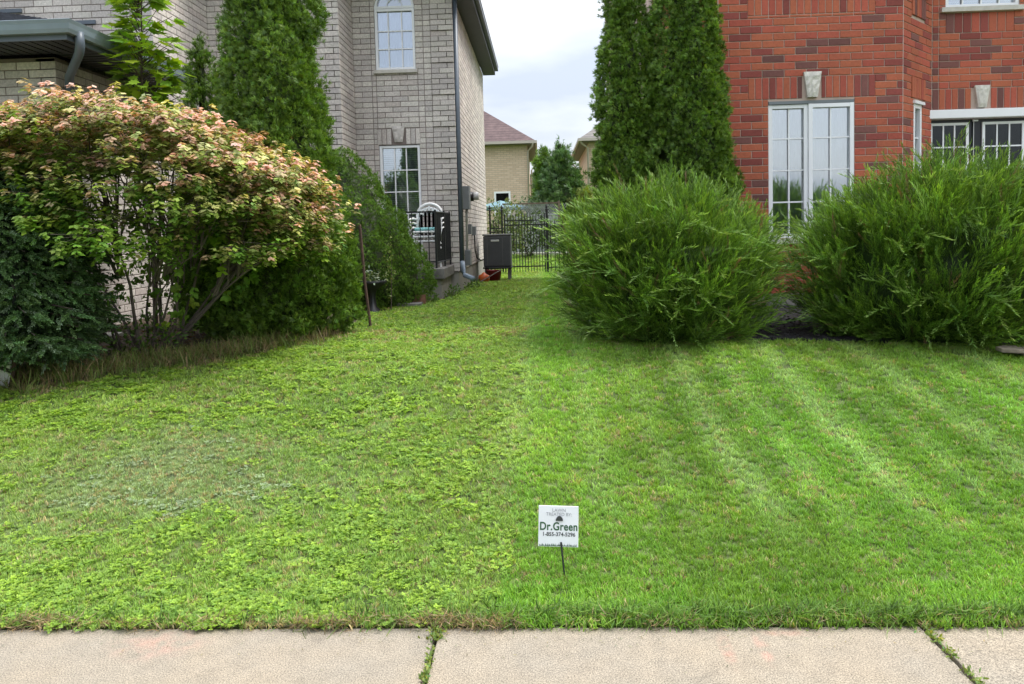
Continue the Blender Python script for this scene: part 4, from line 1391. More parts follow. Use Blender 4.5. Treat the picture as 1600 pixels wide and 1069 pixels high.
# ---- junipers
def juniper(label, cx, cy, rx, ry, ztop, z0, nb, seed, slope=(0, 0)):
    global rng
    rng = np.random.default_rng(seed)
    t = thing('juniper_bush', label, 'bush', (cx, cy, z0), 'juniper bushes in front of the red house')
    H = ztop - z0

    def radii(h):                                      # h 0..1
        return np.interp(h, [0, .1, .3, .55, .75, .9, 1.0], [.72, .86, .97, 1.0, .95, .78, .42])
    # branch tips over the dome
    h = rng.random(nb) ** .85
    th = rng.random(nb) * 2 * np.pi
    # keep more of them on the street side
    keep = (np.sin(th) < .35) | (rng.random(nb) < .45)
    h, th = h[keep], th[keep]
    topn = int(nb * .22)
    rr = radii(h) * rng.uniform(.80, 1.06, len(h))
    P_ = np.stack([cx + rx * rr * np.cos(th) , cy + ry * rr * np.sin(th), z0 + .05 + H * h * .93], -1)
    q = np.sqrt(rng.random(topn)) * .9; a = rng.random(topn) * 2 * np.pi
    Pt = np.stack([cx + rx * q * np.cos(a), cy + ry * q * np.sin(a), z0 + H * (np.sqrt(1 - (q * .82) ** 2.2) * .99 + rng.uniform(-.10, .05, topn))], -1)
    P_ = np.concatenate([P_, Pt])
    ux = (P_[:, 0] - cx) / rx
    P_[:, 2] = z0 + (P_[:, 2] - z0) * (1 - slope[0] * np.clip(-ux, 0, 1) - slope[1] * np.clip(ux, 0, 1))
    ctr = np.array([cx, cy, z0 + H * .30])
    d = norm((P_ - ctr) * np.array([1 / rx, 1 / ry, 1 / (H * .6)]))
    d = norm(d * np.array([1, 1, .55]) + np.array([0, 0, .50]) + rng.normal(0, .34, d.shape))
    n = len(P_)
    parts = []
    # plumes along the last part of each branch
    per = 22
    s = np.tile(np.linspace(-.34, .12, per), n) + rng.uniform(-.03, .03, n * per)
    D = np.repeat(d, per, 0)
    droop = np.array([0, 0, -1.0])
    pos = np.repeat(P_, per, 0) + D * s[:, None] + rng.normal(0, .052, (n * per, 3))
    pd = norm(D + rng.normal(0, .22, D.shape) + np.array([0, 0, .20]))
    up = np.tile(np.array([[0, 0, 1.0]]), (n * per, 1)) + rng.normal(0, .5, (n * per, 3))
    B = basis(pd, up)
    sc_ = rng.uniform(.15, .27, n * per)
    pos[:, 2] = np.maximum(pos[:, 2], z0 + .04)
    br = np.repeat(rng.normal(1, .24, n).clip(.5, 1.6), per)[:, None]
    fresh = np.repeat(rng.random(n) ** 1.5, per)[:, None]
    base = colvar(n * per, (0.036, 0.085, 0.010), .15, .05) * br  # dark plume bases: shade inside the bush put into the colour
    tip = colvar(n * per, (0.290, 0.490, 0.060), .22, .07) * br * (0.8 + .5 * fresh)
    dead = rng.random(n * per) < .022
    tip[dead] = (0.22, 0.15, 0.07); base[dead] = (.14, .09, .05)
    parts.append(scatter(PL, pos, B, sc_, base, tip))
    # long whips reaching out of the outline
    m = int(n * .9)
    ix = rng.integers(0, n, m)
    wp = P_[ix] + d[ix] * .05
    wd = norm(d[ix] + rng.normal(0, .45, (m, 3)) * np.array([1, 1, .5]))
    upw = np.tile(np.array([[0, 0, 1.0]]), (m, 1)) + rng.normal(0, .3, (m, 3))
    parts.append(scatter([tm_plume(31, 22, -.35), tm_plume(32, 22, -.55)], wp, basis(wd, upw), rng.uniform(.24, .38, m), colvar(m, (0.10, .20, .025)), colvar(m, (0.36, .50, .15), .25)))
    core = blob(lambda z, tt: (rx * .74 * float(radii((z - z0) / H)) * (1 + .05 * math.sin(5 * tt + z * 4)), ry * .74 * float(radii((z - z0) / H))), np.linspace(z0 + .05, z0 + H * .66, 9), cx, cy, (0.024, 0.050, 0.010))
    kt = (len(core[0]) - 28)
    cf = np.array([(kt + k, kt + (k + 1) % 28, len(core[0])) for k in range(28)])
    core = (np.vstack([core[0], [[cx, cy, z0 + H * .70]]]), np.vstack([core[1], cf]), np.vstack([core[2], [[.024, .050, .010]]]))
    V, F, C_ = merge(parts)
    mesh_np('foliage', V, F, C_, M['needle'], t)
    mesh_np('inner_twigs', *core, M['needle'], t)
    st = MB()
    for k in range(7):
        a = k * .9 + .3
        st.tube([(cx + .05 * math.cos(a), cy + .05 * math.sin(a), z0 - .05), (cx + rx * .35 * math.cos(a), cy + ry * .35 * math.sin(a), z0 + H * .35), (cx + rx * .6 * math.cos(a), cy + ry * .6 * math.sin(a), z0 + H * .6)], [.04, .028, .012], 6)
    st.obj('stems', M['bark'], t)


juniper('bushy green juniper nearest the side passage, in front of the cedars', 1.20, 7.25, .89, .95, 1.72, .41, 400, 21, (.04, .12))
juniper('wide green juniper at the right in front of the bay window', 3.67, 7.00, 1.20, 1.02, 1.90, .39, 500, 22, (.22, .12))


# ---- cedars
def cedar(label, cx, cy, zs, rs, dens, seed, cxf=None, base=(0.044, 0.090, 0.012), tipc=(0.180, 0.310, 0.040), s0=.085, group=None, name='cedar_tree', trunk=True, back=.30, cat='tree', lump=.085, per=5, plume=.22):
    global rng
    rng = np.random.default_rng(seed)
    t = thing(name, label, cat, (cx, cy, zs[0]), group)
    zs, rs = np.array(zs), np.array(rs)
    A = np.trapz(rs, zs) * 2 * np.pi
    n = int(A * dens)
    z = rng.uniform(zs[0], zs[-1], n * 3)
    z = np.where((z > 4.35) & (cy > 0) & (cy < 12) & (rng.random(n * 3) < .75), rng.uniform(zs[0], 4.35, n * 3), z)
    r = np.interp(z, zs, rs)
    k = rng.random(n * 3) < (r + .03) / (rs.max() + .03)
    z = z[k][:n]; r = r[k][:n]; n = len(z)
    th = rng.random(n) * 2 * np.pi
    k = (np.sin(th) < .3) | (rng.random(n) < back)
    z, r, th = z[k], r[k], th[k]; n = len(z)
    cxx = cx if cxf is None else cxf(z)
    ph = rng.random(6) * 6.28
    lumpf = (np.sin(th * 5 + z * 6.5 + ph[0]) * np.sin(z * 9 + th * 3 + ph[1]) + .8 * np.sin(th * 11 + ph[2] + z * 3) * np.sin(z * 17 + ph[3])) * lump + .045 * np.sin(th * 4 + ph[4] + z * .8) * (lump > 0)
    if plume:
        # upright plumes crowd the surface and leave crevices between them
        area = A * .5
        K = max(12, int(area / (plume * plume * 1.6)))
        kt, kz = rng.uniform(0, 2 * np.pi, K), rng.uniform(zs[0] - .1, zs[-1], K)
        best = np.full(n, 9.0)
        for q_, z_ in zip(kt, kz):
            dt = np.abs((th - q_ + np.pi) % (2 * np.pi) - np.pi) * np.maximum(r, .12)
            dzz = z - z_
            dd_ = np.hypot(dt * (1 + .6 * np.clip(dzz / plume, -.5, 1)), dzz * .62)
            best = np.minimum(best, dd_)
        lumpf = lumpf * .6 + np.clip(1 - best / (plume * .75), -.55, 1) * plume * .62
    rad = np.maximum(r * (1 + lumpf * .5) + lumpf * .6, .01)
    N_ = np.stack([np.cos(th), np.sin(th), np.full(n, .25)], -1)
    P_ = np.stack([cxx + rad * np.cos(th), cy + rad * np.sin(th), z], -1)
    D = np.repeat(norm(N_ * .7 + rng.normal(0, .35, N_.shape) + np.array([0, 0, .75])), per, 0)
    D = norm(D + rng.normal(0, .42, D.shape))
    pos = np.repeat(P_, per, 0) + rng.normal(0, s0 * .42, (n * per, 3)) - np.repeat(N_, per, 0) * rng.uniform(0, s0, (n * per, 1))
    # flat sprays stand edge-on, radiating from the stem
    nr = np.cross(D, np.array([0, 0, 1.0])) + rng.normal(0, .45, D.shape)
    br = np.repeat(rng.normal(1, .17, n), per)[:, None]
    young = np.repeat((rng.random(n) ** 2)[:, None], per, 0)
    V, F, C_ = scatter(SP, pos, basis(D, nr), rng.uniform(.75, 1.25, n * per) * s0, colvar(n * per, base) * br * .75, colvar(n * per, tipc) * br * (.85 + .7 * young))
    mesh_np('crown', V, F, C_, M['needle'], t)
    zc = np.linspace(zs[0] + .03, zs[-1] - .15, 14)

    def pf(zz_, tt):
        rr = max(float(np.interp(zz_, zs, rs)) - .14, .02)
        l_ = (math.sin(tt * 5 + zz_ * 6.5 + ph[0]) * math.sin(zz_ * 9 + tt * 3 + ph[1])) * lump
        return rr * (1 + l_ * .5) + l_ * .5, rr * (1 + l_ * .5) + l_ * .5
    core = blob(pf, zc, 0, cy, (0.028, 0.042, 0.010))
    off = np.full(len(core[0]), float(cx)) if cxf is None else cxf(core[0][:, 2])
    core[0][:, 0] += off
    mesh_np('inner_twigs', *core, M['needle'], t)
    if trunk:
        MB().tube([(cx, cy, zs[0] - .15), (cx, cy, zs[0] + .6), (cx, cy, zs[-1] * .7)], [.07, .055, .02], 8).obj('trunk', M['bark'], t)
    return t


cedar('tall dark cedar behind the pink tinged shrub, left of the lawn passage', -2.84, 7.75, [.42, .6, .9, 1.4, 2.2, 3.0, 3.8, 5.0, 5.8], [.50, .78, .84, .75, .55, .44, .38, .22, .03], 620, 31, s0=.062,
      cxf=lambda z: -2.84 + .04 * np.clip(z - 1, 0, 3))
cedar('narrow young cedar spire between the maple sapling and the tall cedar', -3.93, 8.6, [.45, 1.2, 2.4, 3.1, 3.55, 3.82], [.30, .34, .27, .16, .07, .01], 620, 32, s0=.055)
cedar('left one of the two joined cedars by the red house corner', 1.02, 8.75, [.45, 1.2, 2.2, 3.0, 3.6, 4.2, 4.9, 5.3], [.34, .37, .35, .30, .23, .13, .06, .02], 680, 33, s0=.060, group='cedars by the red house corner')
cedar('right one of the two joined cedars, close to the bay wall', 1.70, 8.75, [.45, 1.2, 2.2, 2.8, 3.4, 4.1, 4.9, 5.6], [.40, .50, .50, .42, .36, .27, .13, .03], 680, 34, s0=.060, group='cedars by the red house corner')
# mounded dwarf spruce in front of the porch
cedar('rounded cone of bright green dwarf spruce covering the porch front', -2.55, 10.65, [.42, .55, .9, 1.3, 1.8, 2.25, 2.55, 2.72], [.70, .82, .84, .78, .60, .36, .20, .04], 1050, 35,
      cxf=lambda z: -2.50 - .16 * np.clip(z - .5, 0, 3), base=(.055, .120, .016), tipc=(.190, .330, .050), s0=.038, per=4, plume=.20, name='dwarf_spruce', cat='bush', lump=.08)
# back garden
cedar('slim dark cedar beside the broad evergreen behind the wooden fence', .12, 30.3, [.6, 2, 3.5, 4.4, 4.75], [.4, .4, .3, .15, .02], 60, 36, s0=.22, back=.6, plume=0)
cedar('broad leafy evergreen behind the wooden fence', .82, 30.0, [.6, 1.8, 2.8, 3.8, 4.5, 5.0], [.75, .95, .82, .50, .22, .02], 60, 37, s0=.24, back=.6, plume=0, name='evergreen_tree', lump=.16, base=(.05, .10, .03), tipc=(.13, .23, .07))
cedar('yellow green shrub at the right end behind the wooden fence', 1.75, 29.0, [.6, 1.6, 2.4, 2.9], [.5, .6, .5, .1], 70, 38, s0=.18, back=.6, plume=0, name='garden_shrub', lump=.16, base=(.10, .15, .02), tipc=(.25, .30, .05), cat='bush')
cedar('tall narrow spruce across the road mirrored in the lower grey window', -7.3, -22.5, [0, 1, 3, 5.2, 6.6, 7.6], [.6, .8, .6, .36, .18, .02], 16, 39, s0=.35, back=1, plume=0, name='spruce_tree', lump=.25)


# ---- leafy shrubs
def leafy(name, label, cx, cy, cz, rx, ry, rz, n, leaf, col, tip, seed, cat='bush', stemsn=5, z0=.5):
    global rng
    rng = np.random.default_rng(seed)
    t = thing(name, label, cat, (cx, cy, z0))
    v = norm(rng.normal(size=(n, 3))) * (rng.random((n, 1)) ** .33)
    v *= 1 + .25 * np.sin(v[:, :1] * 7 + 2) * np.sin(v[:, 2:] * 6)
    pos = v * np.array([rx, ry, rz]) + np.array([cx, cy, cz])
    pos[:, 2] = np.maximum(pos[:, 2], z0)
    d = norm(v + rng.normal(0, .7, v.shape))
    V, F, C_ = scatter(LF, pos, basis(d), rng.uniform(.7, 1.3, n) * leaf, colvar(n, col, .25), colvar(n, tip, .25))
    mesh_np('foliage', V, F, C_, M['leaf'], t)
    st = MB()
    for k in range(stemsn):
        a = k * 2.1
        st.tube([(cx, cy, z0 - .05), (cx + rx * .3 * math.cos(a), cy + ry * .3 * math.sin(a), (z0 + cz) / 2), (cx + rx * .7 * math.cos(a), cy + ry * .7 * math.sin(a), cz + rz * .4)], [leaf * .25, leaf * .18, leaf * .06], 6)
    st.obj('stems', M['bark'], t)


leafy('rose_bush', 'pale leaved climbing rose bush at the left end of the iron fence', -1.15, 22.8, 1.45, .75, .5, .95, 1500, .11, (.10, .14, .05), (.20, .24, .10), 51, z0=.35)
leafy('garden_shrub', 'dark green shrub in the back garden behind the iron gate', -.45, 25.0, 1.35, .75, .5, .72, 1300, .11, (.03, .06, .015), (.09, .14, .03), 52)
leafy('garden_shrub', 'low mixed shrub right of the gate against the wooden fence', .45, 26.2, 1.2, .55, .4, .6, 800, .11, (.05, .09, .03), (.12, .18, .05), 53)
leafy('ivy_shrub', 'light green leafy shrub growing above the wooden fence by the tan house', -.30, 29.2, 2.3, .6, .4, .5, 500, .13, (.06, .10, .05), (.14, .20, .10), 54, z0=.6)


# ---- burning bush: spreading stems with drooping pink tipped leaf whorls
def burning_bush():
    global rng
    rng = np.random.default_rng(61)
    t = thing('burning_bush', 'wide spreading shrub with green leaves turning pink and many bare stems', 'bush', (-3.75, 6.75, .42))
    base = np.array([-3.72, 6.75, .42])
    stem = MB()
    tips = []
    for k in range(17):
        a = rng.uniform(0, 2 * np.pi)
        lean = rng.uniform(.15, .55)
        p = base + np.array([.22 * math.cos(a), .20 * math.sin(a), -.05])
        pts, rad = [p.copy()], [rng.uniform(.013, .024)]
        d = norm(np.array([math.cos(a) * lean, math.sin(a) * lean * .7, 1.0]))
        for s in range(6):
            d = norm(d + np.array([math.cos(a) * .10, math.sin(a) * .06, 0]) + rng.normal(0, .12, 3))
            p = p + d * .24
            pts.append(p.copy()); rad.append(rad[-1] * .83)
        stem.tube(pts, rad, 6)
        tips.append((p, d, a))
    br = MB()
    C0 = np.array([-3.52, 6.55])
    cl_pos, cl_dir, cl_h = [], [], []
    def top(x, y):
        e = ((x - C0[0]) / 1.64) ** 2 + ((y - C0[1]) / 1.15) ** 2
        edge = math.sqrt(max(0.0, 1 - min(e, 1)))
        tilt = np.interp(x, [-5.3, -4.4, -3.5, -2.7, -2.3, -1.9], [2.56, 2.62, 2.66, 2.44, 2.20, 1.98])
        return tilt - .22 * (1 - edge) ** 2 + .07 * math.sin(x * 5.1 + y * 3) * math.sin(x * 2.3 - y * 4.1), edge
    n_b = 430
    for k in range(n_b):
        skirt = rng.random() < .50
        while True:
            if skirt:
                a = rng.uniform(-2.9, -.2) if rng.random() < .75 else rng.uniform(-.4, .9)
                q = rng.uniform(.62, 1.0)
                x, y = C0[0] + 1.6 * q * math.cos(a), C0[1] + 1.1 * q * math.sin(a)
            else:
                x, y = rng.uniform(-5.2, -1.4), rng.uniform(5.4, 7.65)
            zt, edge = top(x, y)
            if edge > .04: break
        lowr = np.interp(x, [-5, -4.3, -3.9, -3.5, -2.9, -2.3, -1.9], [1.65, 1.65, 1.50, 1.46, 1.30, 1.28, 1.40])
        z = (zt - rng.random() * (zt - lowr)) if skirt else zt - rng.random() ** 2 * .35
        end = np.array([x, y, z])
        best = min(tips, key=lambda q: np.linalg.norm(q[0][:2] - end[:2]) + .3 * rng.random())
        s0_ = best[0] - best[1] * rng.uniform(0, .7)
        mid = (s0_ + end) / 2 + np.array([0, 0, .08]) + rng.normal(0, .05, 3)
        if k % 2 == 0:
            br.tube([s0_, mid, end], [.009, .006, .003], 4, cap=False)
        dirv = norm(end - mid)
        out_d = norm(np.array([x - C0[0], (y - C0[1]) * 1.4, .9]))
        m = 13
        for j in range(m):
            s = rng.random()
            off = rng.normal(0, .135, 3) * np.array([1, 1, .22])
            c = end + off
            cl_pos.append(c); cl_dir.append(norm(out_d * np.array([.5, .5, .6]) + np.array([0, 0, 1.0]) + rng.normal(0, .18, 3))); cl_h.append(zt - c[2])
            if j % 4 == 0:
                br.tube([end - dirv * .1, c], [.003, .002], 3, cap=False)
    for k in range(170):
        q = tips[int(rng.integers(0, len(tips)))]
        c = q[0] - q[1] * rng.uniform(.0, .9) + rng.normal(0, .13, 3)
        cl_pos.append(c); cl_dir.append(norm(rng.normal(size=3))); cl_h.append(1.6)
    stem.obj('stems', M['bark_light'], t, smooth=True)
    br.obj('branches', M['bark_light'], t)
    Pc, Dc, Hh = np.array(cl_pos), np.array(cl_dir), np.array(cl_h)
    n = len(Pc)
    pink = np.clip(1.08 - Hh / .80 + rng.normal(0, .34, n), 0, 1)
    warm = rng.random(n)
    g = colvar(n, (.15, .29, .030), .22, .12)
    pk = colvar(n, (.66, .41, .31), .13, .05)
    yl = colvar(n, (.52, .52, .20), .16, .06)
    mixc = np.where((warm < .40)[:, None], yl, pk)
    parts = []
    for (per, drop, sz, pf) in ((8, .0, (.042, .062), 1.0), (5, .055, (.042, .064), .22)):
        az = np.tile(np.arange(per) * (2 * np.pi / per), n) + np.repeat(rng.random(n) * 6.28, per)
        Dr = np.repeat(Dc, per, 0)
        Bx = basis(Dr)
        loc = np.stack([np.cos(az), np.sin(az), rng.uniform(-.12, .15, n * per)], -1)
        d = np.einsum('nij,nj->ni', Bx, loc)
        d = norm(d + np.array([0, 0, -.55]))
        pos = np.repeat(Pc, per, 0) - Dr * drop + Dr * rng.uniform(-.02, .02, (n * per, 1))
        B = basis(d, Dr + d * .2)
        p_ = (pink * pf)[:, None]
        c = g * (1 - p_) + mixc * p_
        c = np.repeat(c, per, 0) * rng.normal(1, .12, (n * per, 1))
        parts.append(scatter(LF4, pos, B, rng.uniform(sz[0], sz[1], n * per), c, c * np.array([1.10, .92, .95])))
    V, F, C_ = merge(parts)
    mesh_np('foliage', V, F, C_.clip(0, .8), M['leaf'], t)


burning_bush()


# ---- blue green spruce at the left edge
def spruce():
    global rng
    rng = np.random.default_rng(71)
    cx, cy, z0, zt = -4.45, 5.95, .62, 2.22
    t = thing('spruce_bush', 'dense dark blue green spruce at the left edge below the pink shrub', 'tree', (cx, cy, .4))
    parts = []
    br = MB()
    for tier in range(18):
        z = z0 + (zt - z0) * tier / 18
        R = np.interp(z, [.4, .9, 1.5, 2.0, 2.4], [.60, .74, .66, .44, .12])
        nb = 14
        for k in range(nb):
            a = k * 2 * np.pi / nb + tier * .37 + rng.uniform(-.15, .15)
            r = R * rng.uniform(.78, 1.14)
            d = np.array([math.cos(a), math.sin(a), -.12]); d = norm(d)
            p0 = np.array([cx, cy, z + .08])
            end = p0 + d * r
            br.tube([p0, end], [.012, .004], 4, cap=False)
            m = 38
            s = rng.uniform(.45, 1.03, m)
            side = np.cross(d, [0, 0, 1.0])
            off = rng.normal(0, .10, m) * (1.15 - s * .5)
            pos = p0 + d * (r * s)[:, None] + side * off[:, None] + np.array([0, 0, -1]) * (np.abs(off) * .35 + rng.uniform(0, .05, m))[:, None]
            sd_ = norm(d * .8 + side * np.sign(off)[:, None] * .6 + np.array([0, 0, -.25]) + rng.normal(0, .25, (m, 3)))
            cb = max(.4, rng.normal(1, .32))
            base = colvar(m, (.022, .055, .020), .2, .05) * cb
            tip = colvar(m, (.20, .34, .12), .25, .05) * cb
            nb_ = rng.random(m) < .10
            tip[nb_] = np.array([.38, .50, .32])
            parts.append(scatter(NE, pos, basis(sd_), rng.uniform(.10, .15, m), base, tip))
    V, F, C_ = merge(parts)
    mesh_np('foliage', V, F, C_, M['needle'], t)
    core = blob(lambda z, tt: (float(np.interp(z, [.4, .9, 1.5, 2.0, 2.4], [.34, .46, .42, .26, .05])),) * 2, np.linspace(.62, 2.2, 9), cx, cy, (.014, .028, .014))
    mesh_np('inner_twigs', *core, M['needle'], t)
    br.obj('branches', M['bark'], t)
    MB().tube([(cx, cy, .3), (cx, cy, 1.2), (cx, cy, 2.3)], [.05, .035, .01], 8).obj('trunk', M['bark'], t)


spruce()


# ---- maple sapling with lobed leaves
def tm_maple():
    lob = [(0, .0), (.16, .06), (.42, -.02), (.30, .20), (.55, .38), (.30, .42), (.34, .62), (.16, .60), (0, 1.0)]
    pts = [(x, 0.10 * x * x + .03 * z, z) for x, z in lob] + [(-x, 0.10 * x * x + .03 * z, z) for x, z in lob[1:-1]][::-1]
    c = (0, -.03, .32)
    T = np.array(pts + [c])
    n = len(pts)
    F = np.array([(k, (k + 1) % n, n) for k in range(n)])
    return T, F, np.zeros(len(T))


def maple():
    global rng
    rng = np.random.default_rng(81)
    cx, cy = -4.36, 8.1
    t = thing('maple_sapling', 'young maple with broad lobed leaves in front of the garage eave', 'tree', (cx, cy, .43))
    st = MB()
    st.tube([(cx, cy, .35), (cx + .03, cy, 1.6), (cx - .02, cy, 3.0), (cx + .05, cy, 4.3)], [.028, .022, .015, .006], 7)
    P_, D_ = [], []
    for k in range(125):
        z = rng.uniform(2.65, 4.4)
        a = rng.uniform(0, 6.28)
        r = rng.uniform(.15, .46) * np.interp(z, [2.7, 3.3, 4.4], [.7, 1.0, .75])
        e = np.array([cx + r * math.cos(a) + .04 * (3.6 - z), cy + r * math.sin(a) * .8, z + .08 * r])
        st.tube([(cx, cy, z - .18), tuple(e)], [.006, .003], 4, cap=False)
        for j in range(4):
            s = rng.uniform(.45, 1.1)
            b = np.array([cx, cy, z - .18]) * (1 - s) + e * s
            dd = norm(np.array([math.cos(a + rng.normal(0, .9)), math.sin(a + rng.normal(0, .9)), rng.uniform(-.55, .05)]))
            P_.append(b + dd * .04); D_.append(dd)
    P_, D_ = np.array(P_), np.array(D_)
    n = len(P_)
    up = np.tile([[0, 0, 1.0]], (n, 1)) + rng.normal(0, .30, (n, 3))
    B = basis(D_, up)
    V, F, C_ = scatter([tm_maple()], P_, B, rng.uniform(.12, .19, n), colvar(n, (.24, .38, .030), .22, .10))
    mesh_np('foliage', V, F, C_, M['leaf'], t)
    st.obj('stems', M['bark'], t)


maple()


# ---- ground cover: instanced blades (stuff)
def proto(name, V, F, C_, mat):
    me = bpy.data.meshes.new(name)
    me.from_pydata([tuple(v) for v in V], [], [tuple(int(i) for i in f) for f in F])
    a = me.color_attributes.new('Col', 'FLOAT_COLOR', 'POINT')
    a.data.foreach_set('color', np.concatenate([C_, np.ones((len(V), 1))], 1).astype(np.float32).ravel())
    me.materials.append(mat)
    return bpy.data.objects.new(name, me)


def blades(seed, n, h, w_, spread, lean=.45, c0=.5, c1=1.28, droop=.25):
    r = np.random.default_rng(seed)
    V, F, C_ = [], [], []
    for i in range(n):
        a = r.uniform(0, 6.28); q = spread * math.sqrt(r.random())
        b = np.array([q * math.cos(a), q * math.sin(a), -.004])
        az = r.uniform(0, 6.28); l = r.uniform(.1, lean)
        d = np.array([math.cos(az) * l, math.sin(az) * l, 1.0]); d /= np.linalg.norm(d)
        hh = h * r.uniform(.55, 1.15)
        s = np.array([-math.sin(az + r.uniform(-.8, .8)), math.cos(az), 0]); s /= np.linalg.norm(s)
        ww = w_ * r.uniform(.7, 1.2)
        m = b + d * hh * .55
        e = b + d * hh + np.array([math.cos(az), math.sin(az), -.3]) * hh * droop * r.random()
        k = len(V)
        V += [b - s * ww * .5, b + s * ww * .5, m + s * ww * .45, m - s * ww * .45, e]
        F += [(k, k + 1, k + 2), (k, k + 2, k + 3), (k + 3, k + 2, k + 4)]
        g = r.uniform(.8, 1.2); yl = r.uniform(-.1, .15)
        for cc in (c0, c0, (c0 + c1) / 2, (c0 + c1) / 2, c1):  # foot to tip: shade between the blades put into the colour
            C_.append((cc * g * (1 + yl), cc * g, cc * g * (1 - yl)))
    return np.array(V), np.array(F), np.array(C_)


def clover(seed, n=9, spread=.04, h=.035, s=.011):
    r = np.random.default_rng(seed)
    V, F, C_ = [], [], []
    for i in range(n):
        a = r.uniform(0, 6.28); q = spread * math.sqrt(r.random())
        c = np.array([q * math.cos(a), q * math.sin(a), h * r.uniform(.45, 1.1)])
        ph = r.uniform(0, 6.28); g = r.uniform(.75, 1.2)
        tl = r.normal(0, .25, 2)
        for j in range(3):
            t = ph + j * 2.094
            u = np.array([math.cos(t), math.sin(t), .18]); v = np.array([-math.sin(t), math.cos(t), 0])
            P_ = [c, c + (u * .55 + v * .55) * s, c + (u * 1.15 + v * .35) * s, c + (u * 1.15 - v * .35) * s, c + (u * .55 - v * .55) * s]
            for p in P_[1:]: p[2] += (p[0] - c[0]) * tl[0] + (p[1] - c[1]) * tl[1]
            k = len(V); V += P_; F += [(k, k + 1, k + 2), (k, k + 2, k + 3), (k, k + 3, k + 4)]
            C_ += [(g * .85,) * 3] + [(g,) * 3] * 4
    return np.array(V), np.array(F), np.array(C_)


def broad(seed, n=5, s=.05):
    r = np.random.default_rng(seed)
    T, F0, _ = tm_leaf(.2, .7)
    V, F, C_ = [], [], []
    for i in range(n):
        a = i * 6.28 / n + r.uniform(-.3, .3)
        el = r.uniform(.2, .7)
        d = np.array([math.cos(a) * math.cos(el), math.sin(a) * math.cos(el), math.sin(el)])
        x = np.cross(d, [0, 0, 1]); x /= np.linalg.norm(x); y = np.cross(d, x)
        B = np.stack([x, y, d], -1)
        k = len(V); sz = s * r.uniform(.7, 1.2)
        V += list((T @ B.T) * sz); F += list(F0 + k); C_ += [(1, 1, 1)] * len(T)
    return np.array(V), np.array(F), np.array(C_)


def instancer(name, pts, rot, scl, idx, tint, protos, colname):
    me = bpy.data.meshes.new(name)
    me.vertices.add(len(pts)); me.vertices.foreach_set('co', pts.astype(np.float32).ravel())
    for nm, ty, arr, key in (('rot', 'FLOAT_VECTOR', rot, 'vector'), ('scl', 'FLOAT', scl, 'value'), ('idx', 'INT', idx, 'value'), ('tint', 'FLOAT_VECTOR', tint, 'vector')):
        a = me.attributes.new(nm, ty, 'POINT')
        a.data.foreach_set(key, (arr.astype(np.int32) if ty == 'INT' else arr.astype(np.float32)).ravel())
    o = bpy.data.objects.new(name, me)
    c = bpy.data.collections.new(colname)
    for k, p in enumerate(protos): c.objects.link(p)
    g = bpy.data.node_groups.new(name, 'GeometryNodeTree')
    g.interface.new_socket('Geometry', in_out='INPUT', socket_type='NodeSocketGeometry')
    g.interface.new_socket('Geometry', in_out='OUTPUT', socket_type='NodeSocketGeometry')
    n_ = g.nodes.new; l_ = g.links.new
    gi_, go_ = n_('NodeGroupInput'), n_('NodeGroupOutput')
    m2p = n_('GeometryNodeMeshToPoints')
    ip = n_('GeometryNodeInstanceOnPoints'); ip.inputs['Pick Instance'].default_value = True
    ci = n_('GeometryNodeCollectionInfo'); ci.inputs['Collection'].default_value = c
    ci.inputs['Separate Children'].default_value = True; ci.inputs['Reset Children'].default_value = True
    l_(gi_.outputs[0], m2p.inputs[0]); l_(m2p.outputs[0], ip.inputs['Points']); l_(ci.outputs[0], ip.inputs['Instance'])
    for nm, ty, sk in (('rot', 'FLOAT_VECTOR', 'Rotation'), ('scl', 'FLOAT', 'Scale'), ('idx', 'INT', 'Instance Index')):
        na = n_('GeometryNodeInputNamedAttribute'); na.data_type = ty; na.inputs['Name'].default_value = nm
        l_([s for s in na.outputs if s.enabled][0], ip.inputs[sk])
    l_(ip.outputs[0], go_.inputs[0])
    md = o.modifiers.new('scatter', 'NODES'); md.node_group = g
    put(o, kind='stuff')
    return o


def vnoise(x, y, s, seed):
    """Smooth value noise, -1..1."""
    r = np.random.default_rng(seed)
    G_ = r.uniform(-1, 1, (256, 256))
    X, Y = x / s + 100, y / s + 100
    xi, yi = np.floor(X).astype(int), np.floor(Y).astype(int)
    fx, fy = X - xi, Y - yi
    fx, fy = fx * fx * (3 - 2 * fx), fy * fy * (3 - 2 * fy)
    g = lambda a, b: G_[a % 256, b % 256]
    return (g(xi, yi) * (1 - fx) + g(xi + 1, yi) * fx) * (1 - fy) + (g(xi, yi + 1) * (1 - fx) + g(xi + 1, yi + 1) * fx) * fy


rng = np.random.default_rng(91)


def strip_points(y0, y1, dens, ex=.4):
    """Random points over the part of the lawn that the place shows between two distances."""
    ylim = lambda y: (-0.745 * y - ex, 0.66 * y + ex)
    a, b = ylim(y1)
    n = int((b - a) * (y1 - y0) * dens)
    x = rng.uniform(a, b, n); y = rng.uniform(y0, y1, n)
    lo, hi = ylim(y)
    k = (x > lo) & (x < hi)
    return x[k], y[k]


